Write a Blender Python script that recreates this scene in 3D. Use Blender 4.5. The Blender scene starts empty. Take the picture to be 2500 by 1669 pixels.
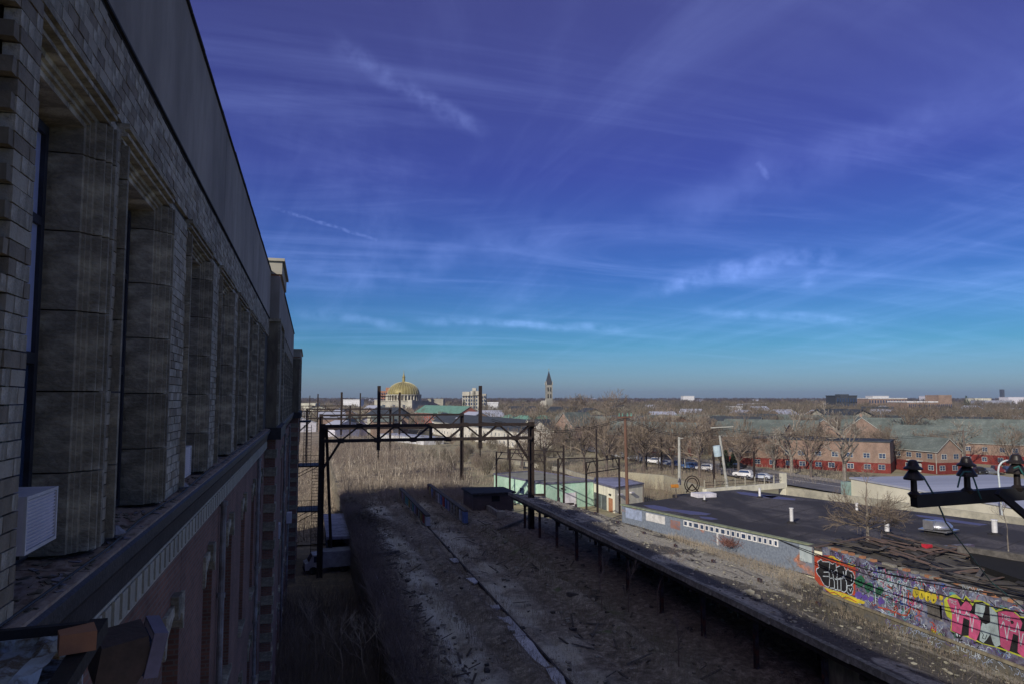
import bpy, math, random
from mathutils import Vector, Matrix, noise
random.seed(7)
R = math.radians
scene = bpy.context.scene
COL = scene.collection
# ------------------------------------------------------------------ camera
CAMZ = 15.5; F = 1750.0; HOR = 968.0; CX = 1250.0; CY = 834.5
YAW = math.atan(492 / F); PIT = math.atan((HOR - CY) / F)
cd = bpy.data.cameras.new('camera'); cam = bpy.data.objects.new('camera', cd); COL.objects.link(cam)
cam.location = (0, 0, CAMZ); cam.rotation_euler = (R(90) + PIT, 0, -YAW)
cd.sensor_width = 36; cd.lens = 36 * F / 2500; cd.clip_start = 0.05; cd.clip_end = 20000
scene.camera = cam
# ------------------------------------------------------------------ sun and sky
SUNV = Vector((1.50, 1.30, -1.0)).normalized()
sl = bpy.data.lights.new('sun', 'SUN'); sun = bpy.data.objects.new('sun', sl); COL.objects.link(sun)
sl.energy = 3.4; sl.angle = R(0.5); sl.color = (1.0, 0.93, 0.80)
sun.rotation_euler = SUNV.to_track_quat('-Z', 'Y').to_euler()
world = bpy.data.worlds.new('World'); scene.world = world; world.use_nodes = True
nt = world.node_tree; nt.nodes.clear()
def N(nt, t, **kw):
    n = nt.nodes.new(t)
    for k, v in kw.items(): setattr(n, k, v)
    return n
def ramp(nt, stops, interp='LINEAR'):
    n = nt.nodes.new('ShaderNodeValToRGB'); cr = n.color_ramp; cr.interpolation = interp
    while len(cr.elements) > 1: cr.elements.remove(cr.elements[-1])
    for i, (p, c) in enumerate(stops):
        e = cr.elements[0] if i == 0 else cr.elements.new(p)
        e.position = p; e.color = (c[0], c[1], c[2], 1) if not isinstance(c, (int, float)) else (c, c, c, 1)
    return n
out = N(nt, 'ShaderNodeOutputWorld'); bg = N(nt, 'ShaderNodeBackground'); bg.inputs[1].default_value = 0.095
sky = N(nt, 'ShaderNodeTexSky', sky_type='NISHITA'); sky.sun_disc = False
toSun = -SUNV
sky.sun_elevation = math.asin(toSun.z); sky.sun_rotation = math.atan2(toSun.x, toSun.y)
tc = N(nt, 'ShaderNodeTexCoord'); sp = N(nt, 'ShaderNodeSeparateXYZ')
nt.links.new(tc.outputs['Generated'], sp.inputs[0])
# deep blue tint of the lower sky by elevation (same all round)
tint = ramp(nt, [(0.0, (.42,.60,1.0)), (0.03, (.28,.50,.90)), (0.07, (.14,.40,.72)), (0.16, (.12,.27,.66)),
                 (0.30, (.19,.20,.62)), (0.5, (.40,.30,.68)), (0.75, (1.15,.88,.80)), (1.0, (1.6,1.2,.90))])  # unseen overhead sky made warm and bright to neutralise blue shade
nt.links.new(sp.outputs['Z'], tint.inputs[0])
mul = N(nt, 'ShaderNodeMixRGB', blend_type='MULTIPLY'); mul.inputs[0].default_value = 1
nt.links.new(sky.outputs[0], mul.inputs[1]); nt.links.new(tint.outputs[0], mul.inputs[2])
# thin cirrus: direction projected on a high sheet, stretched noise
den = N(nt, 'ShaderNodeMath', operation='ADD'); den.inputs[1].default_value = 0.10; nt.links.new(sp.outputs['Z'], den.inputs[0])
dx = N(nt, 'ShaderNodeMath', operation='DIVIDE'); dy = N(nt, 'ShaderNodeMath', operation='DIVIDE')
nt.links.new(sp.outputs['X'], dx.inputs[0]); nt.links.new(den.outputs[0], dx.inputs[1])
nt.links.new(sp.outputs['Y'], dy.inputs[0]); nt.links.new(den.outputs[0], dy.inputs[1])
cb = N(nt, 'ShaderNodeCombineXYZ'); nt.links.new(dx.outputs[0], cb.inputs[0]); nt.links.new(dy.outputs[0], cb.inputs[1])
def cirrus(rot, scl, s, lo, hi, dist, off):
    mp = N(nt, 'ShaderNodeMapping'); mp.inputs['Rotation'].default_value = (0, 0, R(rot)); mp.inputs['Scale'].default_value = scl
    mp.inputs['Location'].default_value = off
    nt.links.new(cb.outputs[0], mp.inputs[0])
    nz = N(nt, 'ShaderNodeTexNoise'); nz.inputs['Scale'].default_value = s; nz.inputs['Detail'].default_value = 9
    nz.inputs['Roughness'].default_value = .62; nz.inputs['Distortion'].default_value = dist
    nt.links.new(mp.outputs[0], nz.inputs['Vector'])
    rp = ramp(nt, [(lo, 0.0), (hi, 1.0)], 'EASE'); nt.links.new(nz.outputs[0], rp.inputs[0])
    return rp.outputs[0]
c1 = cirrus(8, (1.0, .20, 1), 1.2, .44, .98, 1.4, (3, 1, 0)); c2 = cirrus(30, (.22, 1.2, 1), 1.2, .42, .90, 1.0, (7, 2, 0))
c3 = cirrus(-24, (.34, 1.2, 1), 1.0, .48, .84, 1.2, (1, 5, 0))
ad = N(nt, 'ShaderNodeMath', operation='ADD'); nt.links.new(c1, ad.inputs[0]); nt.links.new(c2, ad.inputs[1])
ad1 = N(nt, 'ShaderNodeMath', operation='ADD'); nt.links.new(ad.outputs[0], ad1.inputs[0]); nt.links.new(c3, ad1.inputs[1])
ad2 = N(nt, 'ShaderNodeMath', operation='MULTIPLY'); nt.links.new(ad1.outputs[0], ad2.inputs[0])
fd = ramp(nt, [(0.02, 0.0), (0.10, .6), (.2, .55), (0.6, .5)]); nt.links.new(sp.outputs['Z'], fd.inputs[0]); nt.links.new(fd.outputs[0], ad2.inputs[1])
# a few single wisps and a contrail: bands about great circles, broken up by noise
fw_ = Vector((math.sin(YAW) * math.cos(PIT), math.cos(YAW) * math.cos(PIT), math.sin(PIT))); rg_ = Vector((math.cos(YAW), -math.sin(YAW), 0)); up_ = rg_.cross(fw_)
def sdir(px, py): return (fw_ + rg_ * ((px - CX) / F) + up_ * ((CY - py) / F)).normalized()
last = ad2.outputs[0]
for (a, b_, w, st, ns) in (((660, 505), (935, 592), .0035, .42, 60), ((810, 95), (1190, 330), .022, .40, 14), ((1560, 705), (2045, 618), .020, .75, 12), ((1960, 715), (2040, 600), .016, .45, 16), ((1010, 780), (1540, 805), .010, .70, 14),
                           ((700, 700), (1400, 560), .05, .30, 7), ((1500, 560), (2480, 250), .06, .30, 6), ((1850, 395), (1875, 440), .006, .6, 30), ((700, 760), (1000, 800), .012, .5, 14), ((1700, 760), (2150, 790), .010, .45, 16)):
    d1, d2 = sdir(*a), sdir(*b_); n_ = d1.cross(d2).normalized(); m_ = (d1 + d2).normalized(); half = d1.angle(m_)
    v1 = N(nt, 'ShaderNodeVectorMath', operation='DOT_PRODUCT'); nt.links.new(tc.outputs['Generated'], v1.inputs[0]); v1.inputs[1].default_value = n_
    nzw = N(nt, 'ShaderNodeTexNoise'); nzw.inputs['Scale'].default_value = ns; nzw.inputs['Detail'].default_value = 6; nt.links.new(tc.outputs['Generated'], nzw.inputs['Vector'])
    of = N(nt, 'ShaderNodeMath', operation='MULTIPLY_ADD'); nt.links.new(nzw.outputs[0], of.inputs[0]); of.inputs[1].default_value = w * 1.6; nt.links.new(v1.outputs['Value'], of.inputs[2])
    of2 = N(nt, 'ShaderNodeMath', operation='SUBTRACT'); nt.links.new(of.outputs[0], of2.inputs[0]); of2.inputs[1].default_value = w * .8
    ab = N(nt, 'ShaderNodeMath', operation='ABSOLUTE'); nt.links.new(of2.outputs[0], ab.inputs[0])
    r1 = N(nt, 'ShaderNodeMapRange', interpolation_type='SMOOTHERSTEP'); r1.inputs['From Min'].default_value = w; r1.inputs['From Max'].default_value = 0; nt.links.new(ab.outputs[0], r1.inputs[0])
    v2 = N(nt, 'ShaderNodeVectorMath', operation='DOT_PRODUCT'); nt.links.new(tc.outputs['Generated'], v2.inputs[0]); v2.inputs[1].default_value = m_
    r2_ = N(nt, 'ShaderNodeMapRange', interpolation_type='SMOOTHERSTEP'); r2_.inputs['From Min'].default_value = math.cos(half * 1.15); r2_.inputs['From Max'].default_value = math.cos(half * .45); nt.links.new(v2.outputs['Value'], r2_.inputs[0])
    nzf = N(nt, 'ShaderNodeTexNoise'); nzf.inputs['Scale'].default_value = ns * 3; nzf.inputs['Detail'].default_value = 8; nt.links.new(tc.outputs['Generated'], nzf.inputs['Vector'])
    rf = ramp(nt, [(.32, 0), (.68, 1)]); nt.links.new(nzf.outputs[0], rf.inputs[0])
    k1 = N(nt, 'ShaderNodeMath', operation='MULTIPLY'); nt.links.new(r1.outputs[0], k1.inputs[0]); nt.links.new(r2_.outputs[0], k1.inputs[1])
    k2 = N(nt, 'ShaderNodeMath', operation='MULTIPLY'); nt.links.new(k1.outputs[0], k2.inputs[0]); nt.links.new(rf.outputs[0], k2.inputs[1])
    k3 = N(nt, 'ShaderNodeMath', operation='MULTIPLY_ADD'); nt.links.new(k2.outputs[0], k3.inputs[0]); k3.inputs[1].default_value = st; nt.links.new(last, k3.inputs[2]); last = k3.outputs[0]
cm = N(nt, 'ShaderNodeMixRGB', blend_type='ADD'); nt.links.new(last, cm.inputs[0])
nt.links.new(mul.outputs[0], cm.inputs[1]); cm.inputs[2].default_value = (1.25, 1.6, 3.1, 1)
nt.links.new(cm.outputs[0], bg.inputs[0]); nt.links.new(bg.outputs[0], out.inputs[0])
scene.view_settings.view_transform = 'Standard'; scene.view_settings.look = 'None'
scene.view_settings.exposure = 0.32; scene.view_settings.gamma = 1.0; scene.view_settings.use_curve_mapping = False
scene.render.engine = 'CYCLES'
# ------------------------------------------------------------------ helpers
fwd = Vector((math.sin(YAW) * math.cos(PIT), math.cos(YAW) * math.cos(PIT), math.sin(PIT)))
rgt = Vector((math.cos(YAW), -math.sin(YAW), 0)); upv = rgt.cross(fwd)
C0 = Vector((0, 0, CAMZ))
def ray(px, py): return fwd + rgt * ((px - CX) / F) + upv * ((CY - py) / F)
def P(px, py, z):                      # the point at height z seen at a photo pixel
    d = ray(px, py); return C0 + d * ((z - CAMZ) / d.z)
def PD(px, py, D):                     # the point at horizontal distance-depth D
    d = ray(px, py); return C0 + d * (D / Vector((d.x, d.y, 0)).dot(Vector((math.sin(YAW), math.cos(YAW), 0))))
def PX(px, py, x):                     # the point on the plane x = const
    d = ray(px, py); return C0 + d * (x / d.x)
VW = {'s': (720, 880, 3.915), 'a': (1200, 880, 3.356), 'b': (1800, 880, 3.356), 'c': (1800, 1180, 3.207), 'd': (1200, 1180, 3.207), 'e': (800, 1150, 3.022), 'g': (1960, 1320, 4.35)}
def K(v, zx, zy): o = VW[v]; return (o[0] + zx / o[2], o[1] + zy / o[2])

class MB:
    def __init__(s): s.v = []; s.f = []; s.m = []
    def add(s, vs, fs, mi=0):
        b = len(s.v); s.v += [tuple(x) for x in vs]; s.f += [tuple(b + i for i in f) for f in fs]; s.m += [mi] * len(fs); return s
    def box(s, x0, x1, y0, y1, z0, z1, mi=0, j=0):
        if x0 > x1: x0, x1 = x1, x0
        if y0 > y1: y0, y1 = y1, y0
        vs = [(x, y, z) for z in (z0, z1) for (x, y) in ((x0, y0), (x1, y0), (x1, y1), (x0, y1))]
        if j: vs = [(a + random.uniform(-j, j), b + random.uniform(-j, j), c + random.uniform(-j, j)) for a, b, c in vs]
        return s.add(vs, [(3, 2, 1, 0), (4, 5, 6, 7), (0, 1, 5, 4), (1, 2, 6, 5), (2, 3, 7, 6), (3, 0, 4, 7)], mi)
    def bar(s, p, q, w, h=None, mi=0, n=None):       # rectangular (or n-sided) bar from p to q
        p = Vector(p); q = Vector(q); d = (q - p)
        if d.length < 1e-6: return s
        d.normalize(); h = w if h is None else h
        ref = Vector((0, 0, 1)) if abs(d.z) < .95 else Vector((0, 1, 0))
        a = d.cross(ref).normalized(); b = a.cross(d).normalized()
        if n is None:
            o = [a * w / 2 + b * h / 2, -a * w / 2 + b * h / 2, -a * w / 2 - b * h / 2, a * w / 2 - b * h / 2]; n = 4
        else: o = [a * math.cos(2 * math.pi * i / n) * w / 2 + b * math.sin(2 * math.pi * i / n) * w / 2 for i in range(n)]
        vs = [p + x for x in o] + [q + x for x in o]
        return s.add(vs, [tuple(range(n - 1, -1, -1)), tuple(range(n, 2 * n))] + [(i, (i + 1) % n, n + (i + 1) % n, n + i) for i in range(n)], mi)
    def cone(s, p, q, r0, r1, n=3, mi=0, cap=False):
        p = Vector(p); q = Vector(q); d = (q - p)
        if d.length < 1e-6: return s
        d.normalize(); ref = Vector((0, 0, 1)) if abs(d.z) < .9 else Vector((1, 0, 0))
        a = d.cross(ref).normalized(); b = a.cross(d)
        vs = [p + (a * math.cos(6.2832 * i / n) + b * math.sin(6.2832 * i / n)) * r0 for i in range(n)] + [q + (a * math.cos(6.2832 * i / n) + b * math.sin(6.2832 * i / n)) * r1 for i in range(n)]
        fs = [(i, (i + 1) % n, n + (i + 1) % n, n + i) for i in range(n)]
        if cap: fs += [tuple(range(n - 1, -1, -1)), tuple(range(n, 2 * n))]
        return s.add(vs, fs, mi)
    def tube(s, pts, r, n=6, mi=0):
        for p, q in zip(pts[:-1], pts[1:]): s.cone(p, q, r, r, n, mi, True)
        return s
    def lathe(s, prof, c=(0, 0, 0), n=20, mi=0):     # prof: (r, z) pairs from bottom up
        vs = [(c[0] + r * math.cos(6.2832 * i / n), c[1] + r * math.sin(6.2832 * i / n), c[2] + z) for r, z in prof for i in range(n)]
        fs = [(k * n + i, k * n + (i + 1) % n, (k + 1) * n + (i + 1) % n, (k + 1) * n + i) for k in range(len(prof) - 1) for i in range(n)]
        fs += [tuple(range(n - 1, -1, -1)), tuple((len(prof) - 1) * n + i for i in range(n))]
        return s.add(vs, fs, mi)
    def prism(s, pts, axis, a, b, mi=0):             # polygon in the two other axes, extruded along axis
        def mk(u, v, w): return {'x': (w, u, v), 'y': (u, w, v), 'z': (u, v, w)}[axis]
        n = len(pts)
        return s.add([mk(u, v, a) for u, v in pts] + [mk(u, v, b) for u, v in pts],
                     [tuple(range(n - 1, -1, -1)), tuple(range(n, 2 * n))] + [(i, (i + 1) % n, n + (i + 1) % n, n + i) for i in range(n)], mi)
    def mesh(s, name, mats, off=(0, 0, 0), smooth=False):
        me = bpy.data.meshes.new(name)
        vs = s.v if tuple(off) == (0, 0, 0) else [(a - off[0], b - off[1], c - off[2]) for a, b, c in s.v]
        me.from_pydata(vs, [], s.f)
        if not isinstance(mats, (list, tuple)): mats = [mats]
        for m in mats: me.materials.append(m)
        if len(mats) > 1: me.polygons.foreach_set('material_index', s.m)
        if smooth: me.polygons.foreach_set('use_smooth', [True] * len(s.f))
        me.update(); return me
    def build(s, name, mats, parent=None, world=True, smooth=False, fix=True):
        off = (0, 0, 0)
        if parent is not None and world: off = WL(parent)
        me = s.mesh(name, mats, off, smooth)
        if fix and len(s.f) < 3000:
            import bmesh
            bm = bmesh.new(); bm.from_mesh(me); bmesh.ops.recalc_face_normals(bm, faces=bm.faces); bm.to_mesh(me); bm.free()
        o = bpy.data.objects.new(name, me); COL.objects.link(o)
        if parent is not None: o.parent = parent
        return o
def WL(o):
    v = Vector((0, 0, 0))
    while o: v += o.location; o = o.parent
    return tuple(v)
def tag(o, label=None, cat=None, group=None, kind=None):
    if label: o['label'] = label
    if cat: o['category'] = cat
    if group: o['group'] = group
    if kind: o['kind'] = kind
    return o
def root(name, label, cat, loc=(0, 0, 0), rz=0, group=None):
    o = bpy.data.objects.new(name, None); COL.objects.link(o); o.location = loc; o.rotation_euler = (0, 0, rz); o.empty_display_size = .3
    return tag(o, label, cat, group)
def piece(name, me, parent, loc=(0, 0, 0), rot=(0, 0, 0), scl=(1, 1, 1), label=None):
    o = bpy.data.objects.new(name, me); COL.objects.link(o); o.parent = parent; o.location = loc; o.rotation_euler = rot; o.scale = scl
    if label: o['label'] = label
    return o
KIDS = {}
def copy_tree(o, parent=None):
    c = o.copy(); COL.objects.link(c)
    if parent: c.parent = parent
    for ch in list(o.children): copy_tree(ch, c)
    return c
# ------------------------------------------------------------------ materials
MATS = {}
def mat(name, c1, c2=None, scale=3.0, bump=0.0, rough=.85, metal=0.0, c3=None, detail=8, stretch=(1, 1, 1), bscale=None, lo=.38, hi=.62, spec=.3, ov=.14):
    if name in MATS: return MATS[name]
    m = bpy.data.materials.new(name); m.use_nodes = True; t = m.node_tree; b = t.nodes['Principled BSDF']
    b.inputs['Roughness'].default_value = rough; b.inputs['Metallic'].default_value = metal; b.inputs['Specular IOR Level'].default_value = spec
    tc = N(t, 'ShaderNodeTexCoord'); mp = N(t, 'ShaderNodeMapping'); mp.inputs['Scale'].default_value = stretch
    t.links.new(tc.outputs['Object'], mp.inputs[0])
    c2 = c2 or tuple(x * .75 for x in c1)
    nz = N(t, 'ShaderNodeTexNoise'); nz.inputs['Scale'].default_value = scale; nz.inputs['Detail'].default_value = detail; nz.inputs['Roughness'].default_value = .65
    t.links.new(mp.outputs[0], nz.inputs['Vector'])
    st = [(lo, c1), (hi, c2)] if c3 is None else [(lo, c1), ((lo + hi) / 2, c2), (hi, c3)]
    rp = ramp(t, st); t.links.new(nz.outputs[0], rp.inputs[0])
    # broad grime / weathering variation in tone
    n2 = N(t, 'ShaderNodeTexNoise'); n2.inputs['Scale'].default_value = scale * .23; n2.inputs['Detail'].default_value = 4
    t.links.new(mp.outputs[0], n2.inputs['Vector'])
    r2 = ramp(t, [(.3, .72), (.7, 1.12)]); t.links.new(n2.outputs[0], r2.inputs[0])
    mx = N(t, 'ShaderNodeMixRGB', blend_type='MULTIPLY'); mx.inputs[0].default_value = 1
    t.links.new(rp.outputs[0], mx.inputs[1]); t.links.new(r2.outputs[0], mx.inputs[2])
    oi = N(t, 'ShaderNodeObjectInfo'); mr = N(t, 'ShaderNodeMapRange'); mr.inputs['To Min'].default_value = 1 - ov; mr.inputs['To Max'].default_value = 1 + ov * .6
    t.links.new(oi.outputs['Random'], mr.inputs[0]); mv = N(t, 'ShaderNodeMixRGB', blend_type='MULTIPLY'); mv.inputs[0].default_value = 1
    t.links.new(mx.outputs[0], mv.inputs[1]); t.links.new(mr.outputs[0], mv.inputs[2]); t.links.new(mv.outputs[0], b.inputs['Base Color'])
    if bump:
        bn = N(t, 'ShaderNodeBump'); bn.inputs['Strength'].default_value = bump; bn.inputs['Distance'].default_value = .02
        n3 = N(t, 'ShaderNodeTexNoise'); n3.inputs['Scale'].default_value = bscale or scale * 4; n3.inputs['Detail'].default_value = 6
        t.links.new(mp.outputs[0], n3.inputs['Vector']); t.links.new(n3.outputs[0], bn.inputs['Height']); t.links.new(bn.outputs[0], b.inputs['Normal'])
    MATS[name] = m; return m
def brickmat(name, c1, c2, mortar, bw=.22, bh=.075, axis='yz', ms=.012, dirt=(.6, 1.1)):
    m = bpy.data.materials.new(name); m.use_nodes = True; t = m.node_tree; b = t.nodes['Principled BSDF']; b.inputs['Roughness'].default_value = .9
    tc = N(t, 'ShaderNodeTexCoord'); s = N(t, 'ShaderNodeSeparateXYZ'); t.links.new(tc.outputs['Object'], s.inputs[0])
    c = N(t, 'ShaderNodeCombineXYZ'); ad = N(t, 'ShaderNodeMath', operation='ADD'); t.links.new(s.outputs['X'], ad.inputs[0]); t.links.new(s.outputs['Y'], ad.inputs[1])
    t.links.new(ad.outputs[0], c.inputs[0]); t.links.new(s.outputs['Z'], c.inputs[1])
    br = N(t, 'ShaderNodeTexBrick'); br.inputs['Scale'].default_value = 1; br.inputs['Brick Width'].default_value = bw; br.inputs['Row Height'].default_value = bh
    br.inputs['Mortar Size'].default_value = ms; br.inputs['Color1'].default_value = (*c1, 1); br.inputs['Color2'].default_value = (*c2, 1); br.inputs['Mortar'].default_value = (*mortar, 1)
    t.links.new(c.outputs[0], br.inputs['Vector'])
    nz = N(t, 'ShaderNodeTexNoise'); nz.inputs['Scale'].default_value = .7; nz.inputs['Detail'].default_value = 8; t.links.new(tc.outputs['Object'], nz.inputs['Vector'])
    rp = ramp(t, [(.3, dirt[0]), (.7, dirt[1])]); t.links.new(nz.outputs[0], rp.inputs[0])
    mx = N(t, 'ShaderNodeMixRGB', blend_type='MULTIPLY'); mx.inputs[0].default_value = 1
    t.links.new(br.outputs[0], mx.inputs[1]); t.links.new(rp.outputs[0], mx.inputs[2]); t.links.new(mx.outputs[0], b.inputs['Base Color'])
    bn = N(t, 'ShaderNodeBump'); bn.inputs['Strength'].default_value = .5; bn.inputs['Distance'].default_value = .01; bn.invert = True
    t.links.new(br.outputs['Fac'], bn.inputs['Height']); t.links.new(bn.outputs[0], b.inputs['Normal'])
    MATS[name] = m; return m
def glassmat(name, col, rough=.12):
    m = bpy.data.materials.new(name); m.use_nodes = True; b = m.node_tree.nodes['Principled BSDF']
    b.inputs['Base Color'].default_value = (*col, 1); b.inputs['Roughness'].default_value = rough; b.inputs['Specular IOR Level'].default_value = .8
    return m
M_stone = mat('limestone', (.48,.44,.32), (.22,.20,.15), 1.9, .9, .9, c3=(.50,.47,.36), stretch=(1, 1, 1.8), bscale=22, ov=.28, lo=.34, hi=.66)
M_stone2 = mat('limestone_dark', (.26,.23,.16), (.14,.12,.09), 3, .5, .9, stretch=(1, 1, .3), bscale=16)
M_gbrick = mat('buff_brick', (.42,.39,.30), (.27,.25,.19), 5, .8, .8, c3=(.48,.45,.36), bscale=30)
M_gbrick_b = mat('buff_brick_dark', (.29,.25,.18), (.18,.155,.11), 5, .5, .8, bscale=30)
M_gbrick_c = mat('buff_brick_pale', (.45,.42,.33), (.34,.31,.24), 5, .5, .8, bscale=30)
M_mortar = mat('mortar', (.09,.085,.075), (.05,.05,.045), 8, .3)
M_stucco = mat('grey_stucco', (.40,.37,.32), (.31,.29,.25), 1.6, .25, .9, stretch=(1, 1, .4), bscale=60)
M_tar = mat('black_tar', (.018,.017,.017), (.03,.028,.03), 2, .6, .85, c3=(.010,.010,.012), bscale=9)
M_redbrick = brickmat('red_brick', (.27,.125,.085), (.18,.085,.06), (.21,.165,.13))
M_hbrick = brickmat('house_brick', (.23,.14,.10), (.17,.105,.08), (.30,.24,.19), .22, .075, dirt=(.75, 1.15))
M_redpaint = mat('red_masonry', (.20,.03,.022), (.14,.025,.02), 4, .3, .8)
M_slate = mat('green_slate', (.13,.155,.14), (.095,.115,.105), 1.2, .5, .8, c3=(.155,.175,.16), stretch=(1, 1, 2))
M_darkroof = mat('dark_slate', (.05,.06,.07), (.035,.04,.05), 3, .4, .7)
M_steel = mat('rusted_steel', (.022,.018,.017), (.036,.023,.018), 5, .5, .7, c3=(.014,.013,.013))
M_iron = mat('black_iron', (.018,.018,.02), (.03,.026,.024), 6, .3, .6)
M_glass = glassmat('window_glass', (.03,.05,.10))
M_glassb = glassmat('sky_tinted_glass', (.34,.40,.60), .3)  # blue base colour paints in the reflected sky
M_sash = mat('dark_sash', (.03,.035,.05), (.02,.022,.03), 6, .2, .6)
M_white = mat('white_paint', (.74,.74,.74), (.55,.55,.55), 3, .2, .6)
M_acwhite = mat('white_casing', (.66,.64,.68), (.56,.55,.60), 5, .1, .45)
M_cream = mat('cream_stucco', (.68,.66,.52), (.54,.52,.42), 1.2, .3, .9, stretch=(1, 1, .4))
M_mint = mat('mint_paint', (.36,.62,.46), (.50,.70,.56), 1.4, .3, .8, c3=(.25,.50,.35), stretch=(1, 1, .5), lo=.3, hi=.7)
M_conc = mat('old_concrete', (.32,.30,.26), (.16,.155,.13), 1.5, .6, .95, c3=(.36,.35,.29), bscale=12)
M_conc2 = mat('pale_concrete', (.40,.38,.30), (.28,.27,.22), 1.0, .4, .95, bscale=10)
M_wood = mat('weathered_wood', (.10,.085,.07), (.055,.05,.045), 5, .5, .9, stretch=(4, 1, 1))
M_wood2 = mat('grey_timber', (.13,.12,.11), (.07,.065,.06), 5, .5, .9)
M_bark = mat('pale_bark', (.30,.27,.22), (.17,.145,.12), 1.2, .3, .9, c3=(.38,.35,.29))
M_bark2 = mat('grey_bark', (.15,.12,.10), (.10,.085,.075), 2, .3, .9)
M_twig = mat('brown_twigs', (.25,.20,.15), (.17,.135,.105), .6, 0, .95)
M_twigf = mat('far_twigs', (.20,.165,.13), (.14,.125,.09), .04, 0, .95, c3=(.27,.21,.16))
M_reed = mat('dry_reeds', (.40,.34,.26), (.25,.21,.165), .12, 0, .95, c3=(.52,.45,.35))
M_scrub = mat('dark_scrub', (.30,.25,.19), (.19,.16,.13), .6, 0, .95)
M_gold = mat('gilded_tile', (.36,.30,.10), (.24,.20,.07), .2, .2, .5, metal=.15)
M_tan = mat('tan_stone', (.50,.47,.38), (.40,.38,.31), 1, .2, .9)
M_orange = mat('orange_brick', (.42,.20,.10), (.33,.16,.09), 4, .2, .9)
M_green = mat('copper_green', (.13,.27,.21), (.10,.20,.16), 3, .2, .8)
M_water = glassmat('standing_water', (.07,.065,.13), .5)  # violet base colour paints in the purple sky's reflection
M_metalroof = mat('pale_metal_roof', (.42,.44,.52), (.33,.35,.42), .4, .1, .5, stretch=(1, .1, 1))
M_alum = mat('aluminium', (.6,.62,.65), (.5,.5,.52), 5, .1, .3, metal=.8)
M_black = mat('black_paint', (.012,.012,.014), (.02,.02,.02), 5, 0, .6)
M_void = mat('void_black', (.006,.006,.007), (.01,.01,.01), 5, 0, 1)  # near-black colour standing in for the darkness of openings and hollows
# ================================================================== GROUND
def grid(name, m, x0, x1, y0, y1, nx, ny, fz, kind='structure'):
    vs = [(x0 + (x1 - x0) * i / nx, y0 + (y1 - y0) * j / ny) for j in range(ny + 1) for i in range(nx + 1)]
    me = bpy.data.meshes.new(name); me.from_pydata([(x, y, fz(x, y)) for x, y in vs], [], [(j * (nx + 1) + i, j * (nx + 1) + i + 1, (j + 1) * (nx + 1) + i + 1, (j + 1) * (nx + 1) + i) for j in range(ny) for i in range(nx)])
    me.polygons.foreach_set('use_smooth', [True] * len(me.polygons)); me.materials.append(m)
    o = bpy.data.objects.new(name, me); COL.objects.link(o); tag(o, kind=kind); return o
GL = -3.5
def nz2(x, y, s=1.0, sd=0.0): return noise.noise(Vector((x * s, y * s, sd)))
M_far = mat('far_ground', (.15,.125,.09), (.085,.08,.055), .012, 0, 1, c3=(.20,.17,.12))
M_dry = mat('dry_grass', (.34,.29,.19), (.24,.21,.14), .25, .4, 1, c3=(.30,.29,.18), bscale=3)
M_alley = mat('alley_soil', (.42,.34,.22), (.27,.22,.15), .8, .6, 1, c3=(.30,.25,.19), bscale=6)
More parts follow.
